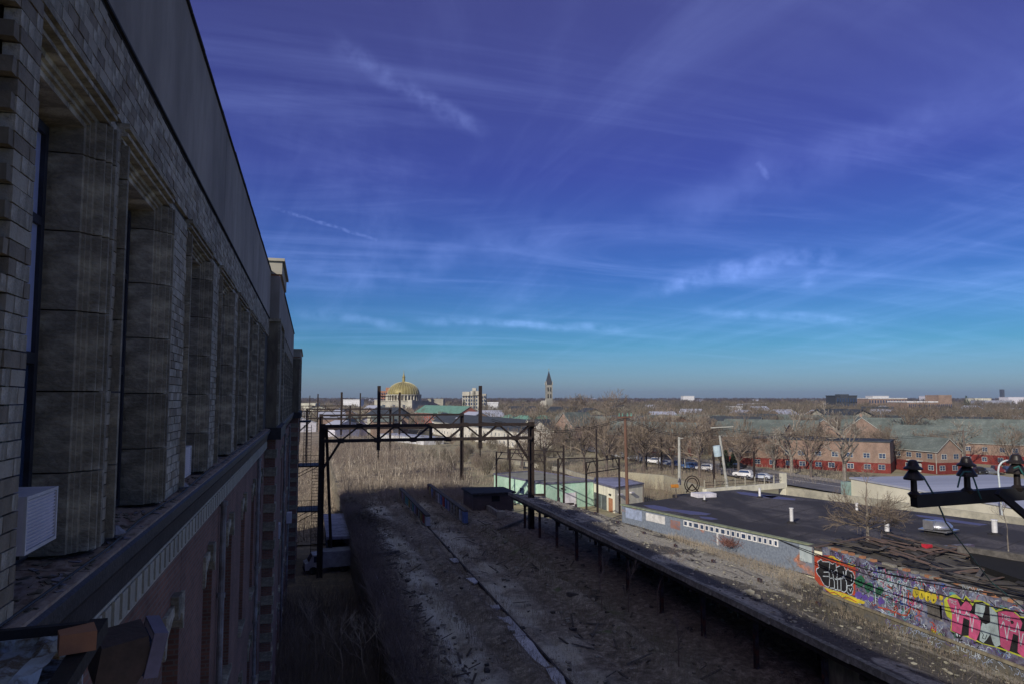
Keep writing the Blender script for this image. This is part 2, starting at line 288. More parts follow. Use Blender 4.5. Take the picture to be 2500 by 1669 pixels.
def railmat():
    m = bpy.data.materials.new('railbed_soil'); m.use_nodes = True; t = m.node_tree; b = t.nodes['Principled BSDF']; b.inputs['Roughness'].default_value = 1
    tc = N(t, 'ShaderNodeTexCoord'); s = N(t, 'ShaderNodeSeparateXYZ'); t.links.new(tc.outputs['Object'], s.inputs[0])
    nz = N(t, 'ShaderNodeTexNoise'); nz.inputs['Scale'].default_value = 2.2; nz.inputs['Detail'].default_value = 12; nz.inputs['Roughness'].default_value = .75
    t.links.new(tc.outputs['Object'], nz.inputs['Vector'])
    base = ramp(t, [(.34, (.035,.028,.020)), (.45, (.13,.105,.078)), (.55, (.24,.20,.155)), (.66, (.45,.40,.33))]); t.links.new(nz.outputs[0], base.inputs[0])
    # worn gravel tracks running along y, wandering a little
    n2 = N(t, 'ShaderNodeTexNoise'); n2.inputs['Scale'].default_value = .16; n2.inputs['Detail'].default_value = 5; t.links.new(tc.outputs['Object'], n2.inputs['Vector'])
    a = N(t, 'ShaderNodeMath', operation='MULTIPLY_ADD'); t.links.new(n2.outputs[0], a.inputs[0]); a.inputs[1].default_value = 2.6; t.links.new(s.outputs['X'], a.inputs[2])
    mr = N(t, 'ShaderNodeMapRange'); mr.inputs['From Min'].default_value = 4; mr.inputs['From Max'].default_value = 26; t.links.new(a.outputs[0], mr.inputs[0])
    bands = ramp(t, [(0, 0), (.14, .05), (.19, .9), (.235, .8), (.27, .15), (.31, .15), (.36, .0), (.385, .75), (.45, .6), (.50, .1), (.56, .0), (.62, .25), (.68, .05), (1, .15)]); t.links.new(mr.outputs[0], bands.inputs[0])
    n4 = N(t, 'ShaderNodeTexNoise'); n4.inputs['Scale'].default_value = .45; n4.inputs['Detail'].default_value = 8; t.links.new(tc.outputs['Object'], n4.inputs['Vector'])
    r4 = ramp(t, [(.38, .2), (.58, 1)]); t.links.new(n4.outputs[0], r4.inputs[0])
    mm = N(t, 'ShaderNodeMath', operation='MULTIPLY'); t.links.new(bands.outputs[0], mm.inputs[0]); t.links.new(r4.outputs[0], mm.inputs[1])
    mx = N(t, 'ShaderNodeMixRGB'); t.links.new(mm.outputs[0], mx.inputs[0]); t.links.new(base.outputs[0], mx.inputs[1]); mx.inputs[2].default_value = (.60,.58,.49, 1)
    # moss
    n5 = N(t, 'ShaderNodeTexNoise'); n5.inputs['Scale'].default_value = .6; n5.inputs['Detail'].default_value = 9; t.links.new(tc.outputs['Generated'], n5.inputs['Vector']); t.links.new(tc.outputs['Object'], n5.inputs['Vector'])
    bm_ = ramp(t, [(.60, 0), (.66, .8)]); t.links.new(n5.outputs[0], bm_.inputs[0])
    mb = ramp(t, [(.55, 0), (.58, .9), (.64, .9), (.68, 0)]); t.links.new(mr.outputs[0], mb.inputs[0])
    m2 = N(t, 'ShaderNodeMath', operation='MULTIPLY'); t.links.new(bm_.outputs[0], m2.inputs[0]); t.links.new(mb.outputs[0], m2.inputs[1])
    mx2 = N(t, 'ShaderNodeMixRGB'); t.links.new(m2.outputs[0], mx2.inputs[0]); t.links.new(mx.outputs[0], mx2.inputs[1]); mx2.inputs[2].default_value = (.09,.13,.04, 1)
    t.links.new(mx2.outputs[0], b.inputs['Base Color'])
    n6 = N(t, 'ShaderNodeTexNoise'); n6.inputs['Scale'].default_value = 9; n6.inputs['Detail'].default_value = 8; t.links.new(tc.outputs['Object'], n6.inputs['Vector'])
    bn = N(t, 'ShaderNodeBump'); bn.inputs['Strength'].default_value = 1.0; bn.inputs['Distance'].default_value = .14; t.links.new(n6.outputs[0], bn.inputs['Height']); t.links.new(bn.outputs[0], b.inputs['Normal'])
    return m
M_rail = railmat()
WX = 4.13; RZ = 3.2
def edge_x(y): return 25.0 if y < 68 else max(21.0, 25 - (y - 68) * .5)
def fr(x, y):
    z = RZ + .16 * nz2(x, y, .5) + .12 * nz2(x, y, 1.7, 3) + .06 * nz2(x, y, 4, 5)
    for xc in (7.3, 8.8, 12.3, 14.0): z -= .13 * math.exp(-((x - xc - .5 * nz2(0, y, .06, xc)) / .28) ** 2)
    if x < WX + 1.6: z += .12 * nz2(x, y, 1.1, 9) + .06
    z += .30 * math.exp(-((x - 16.2) / .5) ** 2) * (1 if y < 66 else 0) + .2 * math.exp(-((x - 9.9) / .4) ** 2)
    if y > 150: z -= min(6.5, (y - 150) * .03)
    return z
def railbed():
    me_v = []; nx, ny = 96, 420
    for j in range(ny + 1):
        t = j / ny; y = -14 + 44 * (t / .42) if t < .42 else 30 + 360 * ((t - .42) / .58) ** 1.35
        xr = edge_x(y)
        for i in range(nx + 1):
            u = i / nx
            if i <= 1: x = WX; z = fr(WX + .1, y) if i == 1 else -1.0
            elif i >= nx: x = xr + 5.5; z = GL - .4
            else: x = WX + (xr - WX) * (i - 1) / (nx - 2); z = fr(x, y)
            me_v.append((x, y, z))
    fs = [(j * (nx + 1) + i, j * (nx + 1) + i + 1, (j + 1) * (nx + 1) + i + 1, (j + 1) * (nx + 1) + i) for j in range(ny) for i in range(nx)]
    me = bpy.data.meshes.new('railbed'); me.from_pydata(me_v, [], fs); me.materials.append(M_rail)
    me.polygons.foreach_set('use_smooth', [True] * len(fs))
    o = bpy.data.objects.new('railbed', me); COL.objects.link(o); tag(o, kind='structure')
railbed()
grid('ground', M_far, -9000, 9000, -300, 9000, 24, 24, lambda x, y: GL - .5)
grid('dry_field', M_dry, 22, 200, -30, 330, 60, 60, lambda x, y: GL + .25 * nz2(x, y, .05) + .1 * nz2(x, y, .3))
def ftan(x, y): return (fr(x, y) if x > WX + .3 else fr(WX + .4, y)) + .10 + .12 * nz2(x, y, .4)
M_tanf = mat('scrub_ground', (.36,.29,.20), (.20,.165,.12), .35, .9, 1, c3=(.44,.37,.26), bscale=5, lo=.32, hi=.68)
grid('scrub_ground', M_tanf, WX + .2, 20.8, 97, 330, 34, 200, ftan)
grid('scrub_ground', M_tanf, -60, WX - .1, 79, 330, 50, 160, lambda x, y: .18 + .14 * nz2(x, y, .4))
grid('alley_ground', M_alley, -60, WX + .3, -20, 330, 50, 120, lambda x, y: .10 * nz2(x, y, .7) + .05 * nz2(x, y, 2))
# ---- brush helpers: stuff
def stalks(n, fpos, h0, h1, w, lean=.15, twigs=2, m=None, name='dry_reeds', clump=0):
    b = MB()
    V = []; Fc = []
    for _ in range(n):
        x, y, z = fpos()
        h = random.uniform(h0, h1); a = random.uniform(0, 6.28); l = random.gauss(0, lean) * h
        tx, ty = x + math.cos(a) * l, y + math.sin(a) * l
        o = random.uniform(0, 3.14); cx, cy = math.cos(o) * w / 2, math.sin(o) * w / 2
        k = len(V); V += [(x - cx, y - cy, z - .1), (x + cx, y + cy, z - .1), (tx, ty, z + h)]; Fc.append((k, k + 1, k + 2))
        for _ in range(twigs):
            f = random.uniform(.3, .9); bx, by, bz = x + (tx - x) * f, y + (ty - y) * f, z + h * f
            a2 = random.uniform(0, 6.28); q = h * random.uniform(.12, .35); k = len(V)
            V += [(bx, by, bz - w * .35), (bx, by, bz + w * .35), (bx + math.cos(a2) * q * .7, by + math.sin(a2) * q * .7, bz + q)]; Fc.append((k, k + 1, k + 2))
    b.v = V; b.f = Fc; b.m = [0] * len(Fc)
    o = b.build(name, m); tag(o, kind='stuff'); return o
# ================================================================== WAREHOUSE (left)
BX = -1.75                                                 # upper wall face
wh = root('warehouse_building', 'long shaded brick and stone warehouse filling the left side, stone framed windows above a ledge', 'warehouse', (-1.75, 0, 0))
def Z(h): return CAMZ + h
L1 = 32.4
# --- core walls (behind the individual stones and bricks)
WIN = [(4.75, 6.93)] + [(7.30 + 3.8 * k, 9.75 + 3.8 * k) for k in range(0, 6)]
mb = MB()
ys = [-4.0] + [v for w in WIN for v in w] + [L1]
zt, zb = Z(2.50), Z(-1.3)
for i in range(0, len(ys), 2): mb.box(-3.2, BX - .045, ys[i] - .02, ys[i + 1] + .02, zb, zt)
mb.box(-3.2, BX - .045, -4, L1, zt, Z(3.31))
mb.build('wall_core', M_mortar, wh)
# --- buff bricks: individual near ones, rest joined
CO = .105
bl = [MB().box(0, .09, -.118, .118, 0, CO - .010, j=.002).mesh('buff_brick', m) for m in (M_gbrick, M_gbrick_b, M_gbrick_c, M_gbrick)]
cand = []
def bricks(y0, y1, h0, h1, x=BX):
    n = int(round((h1 - h0) / CO))
    for r in range(n):
        y = y0 - (.12 if r % 2 else 0)
        while y < y1 - .01:
            a, b_ = max(y, y0), min(y + .24, y1)
            if b_ - a > .03: cand.append((a, b_, h0 + r * CO, x))
            y += .24
bricks(4.66, 5.0, -1.3, 2.53, BX + .08)
bricks(-2, 4.75, 2.57, 3.29, BX); 
for w0, w1 in zip(WIN[1:-1], WIN[2:]): bricks(w0[1], w1[0], -1.3, 2.53)
bricks(6.93, 7.30, -1.3, 2.53)
bricks(4.75, L1, 2.57, 3.29)
cand.sort(key=lambda c: abs(c[0]) + abs(c[1]) + (0 if c[0] > 3.5 else 50))
rest = MB()
for i, (a, b_, h, x) in enumerate(cand):
    if i < 300 and a > 3.5:
        piece('buff_brick', random.choice(bl), wh, (x - .09 + random.uniform(-.004, .004) + 1.75, (a + b_) / 2, Z(h)), scl=(1, (b_ - a - .010) / .236, 1))
    else: rest.box(x - .09, x + random.uniform(-.005, .005), a + .005, b_ - .005, Z(h), Z(h) + CO - .01, random.choice((0, 0, 1, 2)))
tag(rest.build('buff_bricks', [M_gbrick, M_gbrick_b, M_gbrick_c], wh, fix=False), kind='stuff')
# bricks of the near pier that turn back from the corner
far2 = MB()
for r in range(36):
    for k in range(4):
        x0 = BX + .075 - .24 * k - (.12 if r % 2 else 0); far2.box(x0 - .23, min(x0, BX + .075), 4.59, 4.655, Z(-1.3 + r * CO), Z(-1.3 + (r + 1) * CO - .01), random.choice((0, 1, 2)), j=.003)
tag(far2.build('pier_bricks', [M_gbrick_b, M_gbrick, M_stone2], wh, fix=False), kind='stuff')
# --- window surround stones
prof = [(0, .065), (.055, .065), (.06, .02), (.085, .02), (.09, .05), (.125, .05), (.13, -.005), (.155, -.005), (.16, .012), (.185, .012), (.19, -.055), (.23, -.06), (.235, -.09), (.265, -.09), (.27, -.115), (.31, -.12), (.315, -.45), (.0, -.45)]  # (inward from outer edge, out of wall)
def jamb(h, mir):
    m = MB(); pts = [((-u if mir else u), v) for u, v in prof]
    n = len(pts); m.add([(v, u, 0.006) for u, v in pts] + [(v, u, h - .006) for u, v in pts], [tuple(range(n - 1, -1, -1)), tuple(range(n, 2 * n))] + [(i, (i + 1) % n, n + (i + 1) % n, n + i) for i in range(n)])
    import bmesh
    me = m.mesh('surround_stone', M_stone); bm = bmesh.new(); bm.from_mesh(me); bmesh.ops.recalc_face_normals(bm, faces=bm.faces); bm.to_mesh(me); bm.free(); return me
JH = 3.62 / 5.5
jn = jamb(JH, False); jf = jamb(JH, True); jn2 = jamb(JH / 2, False); jf2 = jamb(JH / 2, True)
LW = 2.60
def lint(L):
    m = MB(); n = len(prof); m.add([(v, .005, -u) for u, v in prof] + [(v, L - .005, -u) for u, v in prof], [tuple(range(n - 1, -1, -1)), tuple(range(n, 2 * n))] + [(i, (i + 1) % n, n + (i + 1) % n, n + i) for i in range(n)])
    import bmesh
    me = m.mesh('lintel_stone', M_stone); bm = bmesh.new(); bm.from_mesh(me); bmesh.ops.recalc_face_normals(bm, faces=bm.faces); bm.to_mesh(me); bm.free(); return me
lm = lint(1.0)
sash_me = MB()
def win_meshes(W, H):
    f = MB(); d = -.02
    for (y0, y1, z0, z1) in ((0, .07, 0, H), (W - .07, W, 0, H), (.07, W - .07, 0, .09), (.07, W - .07, H - .08, H), (.07, W - .07, H * .44, H * .44 + .09), (.07, W - .07, H * .76, H * .76 + .07), (W / 2 - .03, W / 2 + .03, .09, H - .08)):
        f.box(-.06, .02, y0, y1, z0, z1)
    p = [MB().box(-.03, -.02, .07, W - .07, .09, H * .44), MB().box(-.02, -.01, .07, W - .07, H * .44 + .09, H * .76), MB().box(-.025, -.015, .07, W - .07, H * .76 + .07, H - .08)]
    return f.mesh('sash_frame', M_sash), [q.mesh('pane', M_glassb if i else M_glass) for i, q in enumerate(p)]
WM = {}
def surround(y0, y1, dxx=0.0):
    W = y1 - y0; k = round(W, 2)
    X = dxx
    for i in range(5):
        piece('surround_stone', jn, wh, (X, y0, Z(-1.27) + i * JH)); piece('surround_stone', jf, wh, (X, y1, Z(-1.27) + i * JH))
    piece('surround_stone', jn2, wh, (X, y0, Z(-1.27) + 5 * JH)); piece('surround_stone', jf2, wh, (X, y1, Z(-1.27) + 5 * JH))
    nL = 3; L = W / nL
    for i in range(nL): piece('lintel_stone', lm, wh, (X + random.uniform(-.004, .004), y0 + i * L, Z(2.56)), scl=(1, L, 1))
    if k not in WM: WM[k] = win_meshes(W - .72, 3.46)
    fm, pm = WM[k]
    f = piece('window', fm, wh, (X - .38, y0 + .36, Z(-1.26)))
    for q in pm: piece('pane', q, f)
for w in WIN: surround(*w)
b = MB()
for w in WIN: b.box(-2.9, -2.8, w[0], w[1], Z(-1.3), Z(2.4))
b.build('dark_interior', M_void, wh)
# --- stucco parapet and coping, with a fine seam every few metres
for y0, y1 in ((-5, 3.0), (3.0, 15.2), (15.2, 24.0), (24.0, L1)):
    piece('stucco_panel', MB().box(-.6, .02, y0 + .012, y1 - .012, Z(3.36), Z(5.36)).mesh('stucco_panel', M_stucco), wh)
cp = MB().box(-2.5, BX + .005, -5, L1, Z(3.30), Z(5.3))
cp.build('parapet_core', M_tar, wh)
c = MB(); y = -5
while y < L1: c.box(-2.5, BX + .055, y, y + 1.18, Z(5.36), Z(5.41), j=.006); y += 1.2
c.build('coping', M_tar, wh)
MB().box(BX - .2, BX + .035, -5, L1, Z(3.325), Z(3.352)).build('drip_strip', M_tar, wh)
# --- ledge slabs, fascia, dentils
sl_me = MB().add([(-.75, 0, 0), (-.75, 1.86, 0), (.15, 1.86, -.075), (.15, 0, -.075), (-.75, 0, -.16), (-.75, 1.86, -.16), (.15, 1.86, -.16), (.15, 0, -.16)], [(0, 3, 2, 1), (4, 5, 6, 7), (0, 1, 5, 4), (1, 2, 6, 5), (2, 3, 7, 6), (3, 0, 4, 7)]).mesh('ledge_slab',
    mat('ledge_stone', (.26,.17,.12), (.42,.34,.27), 3.5, .9, .8, c3=(.15,.10,.075), stretch=(1, .5, 1), bscale=18))
y = -1.2
while y < L1 - .2: piece('ledge_slab', sl_me, wh, (0, y, Z(-1.265) + random.uniform(-.006, .006))); y += 1.875
M_fascia = mat('lead_fascia', (.025,.025,.03), (.045,.042,.045), 4, .5, .6)
pf = [(-1.6, -1.36), (-1.57, -1.38), (-1.57, -1.44), (-1.60, -1.46), (-1.60, -1.52), (-1.64, -1.58), (-1.66, -1.66), (-1.69, -1.82), (-1.74, -1.85), (-2.2, -1.85), (-2.2, -1.36)]
MB().prism([(x, Z(h)) for x, h in pf], 'y', 3.15, L1).build('cornice', M_fascia, wh)
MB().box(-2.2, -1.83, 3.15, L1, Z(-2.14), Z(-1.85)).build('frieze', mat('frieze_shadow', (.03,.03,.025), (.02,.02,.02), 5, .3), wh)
M_dent = mat('dentil_stone', (.50,.48,.38), (.36,.35,.28), 6, .4, .85, bscale=20)
MB().box(-1.79, -1.715, 3.15, L1, Z(-1.885), Z(-1.855)).box(-1.79, -1.72, 3.15, L1, Z(-2.175), Z(-2.14)).build('dentil_rail', M_dent, wh)
dm = MB().box(-.03, .05, -.095, .095, 0, .245, j=.004).mesh('dentil', M_dent)
y = 3.3
while y < L1 - .2: piece('dentil', dm, wh, (0, y, Z(-2.137)), scl=(1, random.uniform(.92, 1.05), 1)); y += .31
# --- lower brick wall with tall openings
LX = -1.80
OW = 1.25
cy = [8.45 - .95 + 3.75 * k for k in range(-1, 7)]          # centre of opening
rows = [(-3.05, -6.6), (-8.2, -10.9), (-12.0, -14.2)]
def lowwall(ya, yb, x, cs, mname='brick_wall'):
    m = MB(); cs = [c_ for c_ in cs if c_ - OW / 2 > ya and c_ + OW / 2 < yb]
    e = [ya] + [v for c_ in cs for v in (c_ - OW / 2, c_ + OW / 2)] + [yb]
    for i in range(0, len(e), 2): m.box(x - .6, x, e[i], e[i + 1], -.5, Z(-2.17))
    for c_ in cs:
        hs = [-2.17] + [v for r in rows for v in r] + [-15.8]
        for i in range(0, len(hs), 2): m.box(x - .6, x - .002, c_ - OW / 2, c_ + OW / 2, Z(hs[i + 1]), Z(hs[i]))
    m.build(mname, M_redbrick, wh)
    return cs
M_shut = mat('dark_red_shutter', (.09,.032,.03), (.05,.02,.02), 4, .3, .7)
hd = MB(); hd.prism([(-.74, -.42), (-.63, -.40), (-.58, -.18), (-.2, -.02), (0, 0), (.2, -.02), (.58, -.18), (.63, -.40), (.74, -.42), (.74, .13), (-.74, .13)], 'x', -.3, .05)
hdm = hd.mesh('arch_stone', M_stone); kym = MB().prism([(-.1, -.06), (.1, -.06), (.15, .27), (-.15, .27)], 'x', .0, .10).mesh('keystone', M_stone)
shm = MB()
for i in range(28): shm.box(-.02, .03, -OW / 2, OW / 2, -i * .128 - .11, -i * .128, j=.003)
shm.box(-.06, -.02, -OW / 2, OW / 2, -3.6, 0); shm = shm.mesh('shutter', M_shut)
slm = MB().box(-.2, .08, -.72, .72, -.12, 0).mesh('sill', M_stone)
def lowwins(cs, x):
    for c_ in cs:
        for ri, (a, b_) in enumerate(rows):
            piece('arch_stone', hdm, wh, (x + 1.75, c_, Z(a) + .02)); piece('keystone', kym, wh, (x + 1.75, c_, Z(a) + .0))
            piece('shutter', shm, wh, (x + 1.75 - .24, c_, Z(a)), scl=(1, 1, (a - b_) / 3.6))
            piece('sill', slm, wh, (x + 1.75, c_, Z(b_) + .05))
lowwins(lowwall(-2, L1, LX, cy), LX)
# --- first pavilion
PV1 = 1.37; Y1 = L1 + 5.6
def pavilion(y0, y1, xo, htop, capz, quoin=True, xi=-3.2):
    MB().box(xi, -xo, y0, y1, Z(-1.5), Z(3.3)).build('pavilion_wall', M_stone2, wh)
    MB().box(xi, -xo + .02, y0 - .02, y1, Z(3.34), Z(htop - .75)).build('pavilion_stucco', M_stucco, wh)
    MB().box(xi, -xo + .10, y0 - .10, y1, Z(3.22), Z(3.34)).build('string_course', M_stone, wh)
    MB().box(xi, -xo + .02, y0 - .02, y1, Z(htop - .75), Z(htop - .68)).build('brick_course', M_orange, wh)
    c_ = MB(); c_.box(xi, -xo + .10, y0 - .10, y1 + .1, Z(htop - .68), Z(htop - .12)).box(xi - .0, -xo + .20, y0 - .2, y1 + .2, Z(htop - .12), Z(htop))
    c_.build('pavilion_cap', M_tan, wh)
    MB().box(xi, -xo, y0, y1, -.5, Z(-1.8)).build('pavilion_base', M_redbrick, wh)
    MB().box(xi, -xo + .22, y0 - .2, y1 + .2, Z(-1.8), Z(-1.3)).build('cornice', M_fascia, wh)
    for i in range(5):
        for (a, b_) in ((y0 + .1, y0 + .9), (y1 - .9, y1 - .1)): piece('pilaster_stone', MB().box(0, .09, a, b_, 0, .88).mesh('pilaster_stone', M_stone), wh, (-xo + 1.75, 0, Z(-1.2 + i * .9)))
    if quoin:
        q = MB().box(-.55, .06, -.06, .75, 0, .36, j=.006).mesh('quoin_block', M_stone)
        z = 0
        while z < Z(-2.4): piece('quoin_block', q, wh, (-xo + 1.75, y0, z)); z += .76
pavilion(L1, Y1, PV1, 5.95, 0)
# --- second stretch of facade
L2 = 64.0; X2 = -1.45; d2 = X2 - BX
W2 = [(Y1 + .9 + 3.75 * k, Y1 + .9 + 2.6 + 3.75 * k) for k in range(6)]
m = MB(); ys = [Y1] + [v for w in W2 for v in w] + [L2]
for i in range(0, len(ys), 2): m.box(-3.2, X2, ys[i] - .02, ys[i + 1] + .02, zb, zt)
m.box(-3.2, X2, Y1, L2, zt, Z(3.31)); m.build('far_wall', M_gbrick_b, wh)
for w in W2: surround(w[0], w[1], d2 + .02)
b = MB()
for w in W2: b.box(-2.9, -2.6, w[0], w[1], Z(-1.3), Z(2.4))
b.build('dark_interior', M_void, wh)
MB().box(-3.0, X2 + .03, Y1, L2, Z(3.34), Z(5.32)).build('stucco_panel', M_stucco, wh)
MB().box(-3.0, X2 + .09, Y1, L2, Z(5.32), Z(5.38)).build('coping', M_tar, wh)
MB().prism([(x - BX + X2, Z(h)) for x, h in pf], 'y', Y1, L2).build('cornice', M_fascia, wh)
MB().box(-2.2, X2 + .15, Y1, L2, Z(-1.36), Z(-1.27)).build('ledge_slab', M_stone2, wh)
lowwins(lowwall(Y1, L2, X2 - .05, [Y1 + 2.2 + 3.75 * k for k in range(6)]), X2 - .05)
# gentle set-outs and the last pavilion
pavilion(L2, 74.0, .92, 4.1, 0, True)
MB().box(-14, -3.2, -6, 76, -.5, Z(3.2)).build('building_mass', M_redbrick, wh)
MB().box(-14, -3.15, -6, 76, Z(3.2), Z(3.3)).build('roof', M_tar, wh)
# back of parapet so that the roof line throws its shade
for k in (16.5, 27.6, 46.2, 57.3):
    pp = MB(); x = LX + .09 if k < 33 else X2 + .05
    for z in range(7): pp.cone((x, k, z * 1.9), (x, k, z * 1.9 + 1.88), .06, .06, 8, cap=True).cone((x, k, z * 1.9 + 1.8), (x, k, z * 1.9 + 1.9), .085, .085, 8, cap=True)
    pp.build('downpipe', mat('pale_downpipe', (.30,.30,.30), (.15,.13,.12), 2, .2, .6), wh)
# ================================================================== THINGS ON THE WAREHOUSE
def ac(name, label, loc, s=(1, 1, 1), group=None, rzz=0):
    r = root(name, label, 'air conditioner', loc, rzz, group)
    W, H, D = .56 * s[0], .36 * s[1], .42 * s[2]
    m = MB().box(-D, 0, 0, W, 0, H); m.build('casing', M_acwhite, r, world=False)
    f = MB(); t = .022
    for a in ((0, W, 0, t), (0, W, H - t, H), (0, t, t, H - t), (W - t, W, t, H - t)): f.box(0, .018, *a)
    f.build('face_frame', M_white, r, world=False)
    g = MB()
    for i in range(14): g.box(.0, .008, t, W - t, t + .006 + i * (H - 2 * t) / 14, t + (i + .62) * (H - 2 * t) / 14)
    g.build('grille', M_acwhite, r, world=False)
    MB().box(-D * .8, -.02, .03, W - .03, -.03, 0).build('base_pan', M_sash, r, world=False)
    return r
def ay(px, py, x): return PX(px, py, x)
a0 = PX(34, 1355, -1.60)
ac('air_conditioner', 'boxy white air conditioner standing on the ledge in the nearest window', (-1.75, 5.33, CAMZ - 1.01), (1.06, 1.03, .8))
ac('air_conditioner', 'white air conditioner poking out of the third window along the ledge', (-1.74, 11.3, CAMZ - 1.17), (1.16, 1.2, .8))
for px, py, lb in ((682, 1300, 'small white air conditioner low on the brick wall before the fire escape'), (711, 1262, 'small pale air conditioner just right of and above its neighbour on the brick wall')):
    p = PX(px, py + 14, -1.1 if px > 700 else -1.35); ac('air_conditioner', lb, tuple(p), (1.3, 2.0, .8))
# floodlight bracketed off the ledge
fl = root('floodlight', 'brown boxy floodlight on an arm sticking out below the ledge', 'floodlight', tuple(PD(292, 1592, 3.0))); FLS = .60
p = Vector(fl.location); fl.scale = (FLS, FLS, FLS)
hb = MB().prism([(-.15, .10), (.12, .17), (.17, .0), (.12, -.16), (-.14, -.16)], 'y', -.13, .13); o = hb.build('housing', mat('brown_enamel', (.09,.065,.06), (.05,.04,.04), 6, .2, .5), fl, world=False); o.rotation_euler = (R(12), R(8), R(25))
o = MB().box(-.02, .02, -.11, .11, -.13, .11).build('lens', M_glass, fl, world=False); o.location = (.13, .05, -.01); o.rotation_euler = (R(12), R(8), R(25))
o = MB().box(-.02, .07, -.135, -.115, -.15, .15).box(-.02, .07, .115, .135, -.15, .15).box(-.02, .07, -.135, .135, .15, .165).build('visor', mat('violet_lit_face', (.2,.18,.24), (.15,.14,.18), 6, .1), fl, world=False); o.location = (.16, .06, 0); o.rotation_euler = (R(12), R(8), R(25))  # violet grey puts the lit side face into the visor colour
MB().tube([(-.09, .0, .12), (-.16, .02, .17), (-.34, -.02, .19), (-.62, -.05, .19)], .016, 8).build('arm', M_iron, fl, world=False)
# iron angle bar and junk at the bottom left
q0 = PD(-30, 1552, 2.35); q1 = PD(242, 1525, 2.5); q2 = PD(120, 1720, 2.1)
ib = root('iron_bracket', 'dark iron bracket bar crossing the bottom left corner of the ledge', 'bracket', tuple(q0))
MB().bar(q0, q1, .03, .03).build('cross_bar', M_iron, ib); MB().bar(q1, q2, .055, .05).build('side_bar', M_iron, ib)
bt = PD(190, 1560, 2.32); bb = MB().box(-.055, .05, -.04, .05, -.03, .03, j=.004); o = bb.build('loose_brick', M_orange); o.location = bt; o.rotation_euler = (0, 0, R(20)); tag(o, 'single loose orange brick lying by the iron bracket at bottom left', 'brick')
# peeling plaster shelf under the bracket
vs = []; nx = 22
base = PD(60, 1640, 2.25)
pl = MB(); NX = 26
V = [(base.x - .45 + .52 * i / NX, base.y - .5 + .85 * j / NX, base.z + .015 * nz2(i * .5, j * .5, .9) + (.03 if nz2(i, j, .22, 4) > .0 else 0)) for j in range(NX + 1) for i in range(NX + 1)]
pl.add(V, [(j * (NX + 1) + i, j * (NX + 1) + i + 1, (j + 1) * (NX + 1) + i + 1, (j + 1) * (NX + 1) + i) for j in range(NX) for i in range(NX)])
pl.box(base.x - .45, base.x + .07, base.y - .5, base.y + .35, base.z - .3, base.z - .05)
o = pl.build('plaster_shelf', mat('flaking_plaster', (.30,.35,.38), (.12,.09,.06), 5, .9, .9, c3=(.36,.40,.42), lo=.42, hi=.56)); tag(o, 'shelf of flaking grey plaster in the bottom left corner', 'ledge')
# cable along the ledge
pts = []; y = 3.6
while y < 31: pts.append((-1.60 + .02 * math.sin(y * 1.3) - .07 + .035 * nz2(y, 0, .5), y, Z(-1.285) - .012 + .02 * abs(nz2(y, 2, 1.3)))); y += .45
o = MB().tube(pts, .010, 5).build('cable', M_iron); tag(o, 'thin black cable lying along the ledge', 'cable')
# rubbish on the ledge: pale flakes, joined
lt = MB()
for _ in range(420):
    y = 3.6 + 26 * random.random() ** 1.7; x = random.uniform(-2.05, -1.63); s = random.uniform(.012, .05)
    zz = Z(-1.262) - .083 * max(0, (x + 2.5)) + .005
    a = random.uniform(0, 3.14); lt.bar((x - math.cos(a) * s, y - math.sin(a) * s, zz), (x + math.cos(a) * s, y + math.sin(a) * s, zz + random.uniform(0, .012)), s * .8, .006, random.choice((0, 1, 1)))
tag(lt.build('ledge_debris', [mat('pale_flakes', (.30,.29,.34), (.2,.18,.17), 9), M_stone2], fix=False), kind='stuff')
for yy, lb in ((7.55, 'crumpled pale rag on the ledge beside the first stone pier'), (11.2, 'crumpled pale rag on the ledge beyond the second window')):
    b = MB(); vs = []
    for i in range(60): pass
    n = 10
    V = [(-1.72 + .09 * math.cos(6.28 * i / n) * (1 - abs(k) / 2.6) + .02 * nz2(i, k), yy + .11 * math.sin(6.28 * i / n) * (1 - abs(k) / 2.6) + .02 * nz2(k, i, 1.3), Z(-1.30) + .035 * (k + 1) + .015 * nz2(i, k, 2)) for k in (-1, 0, 1, 2) for i in range(n)]
    b.add(V, [(k * n + i, k * n + (i + 1) % n, (k + 1) * n + (i + 1) % n, (k + 1) * n + i) for k in range(3) for i in range(n)] + [tuple(3 * n + i for i in range(n))])
    tag(b.build('rag', mat('pale_rag', (.33,.33,.36), (.2,.2,.22), 12, .5)), lb, 'rag')
# ---- fire escape near the far end of the warehouse
fe = root('fire_escape', 'black iron fire escape with three landings and ladders on the far end of the warehouse', 'fire escape', (-.9, 71, 0))
def landing(z, y0, y1, x1):
    m = MB(); x0 = -.9
    m.box(x0, x1, y0, y1, z - .12, z); 
    m.build('landing', M_iron, fe)
    r = MB()
    for zz in (.45, .95): r.bar((x1, y0, z + zz), (x1, y1, z + zz), .04).bar((x0, y0, z + zz), (x1, y0, z + zz), .04)
    y = y0
    while y <= y1: r.bar((x1, y, z), (x1, y, z + .95), .03); y += .3
    for i in range(6): r.bar((x0 + (x1 - x0) * i / 5, y0, z), (x0 + (x1 - x0) * i / 5, y0, z + .95), .03)
    r.build('railing', M_iron, fe)
    [MB().bar((x0, yy, z - 1.0), (x1 - .1, yy, z - .1), .06).build('strut', M_iron, fe) for yy in (y0 + .1, y1 - .1)]
zs = [13.25, 9.1, 4.95]
for z, x1 in zip(zs, (.15, .95, .95)): landing(z, 70.2, 73.4, x1)
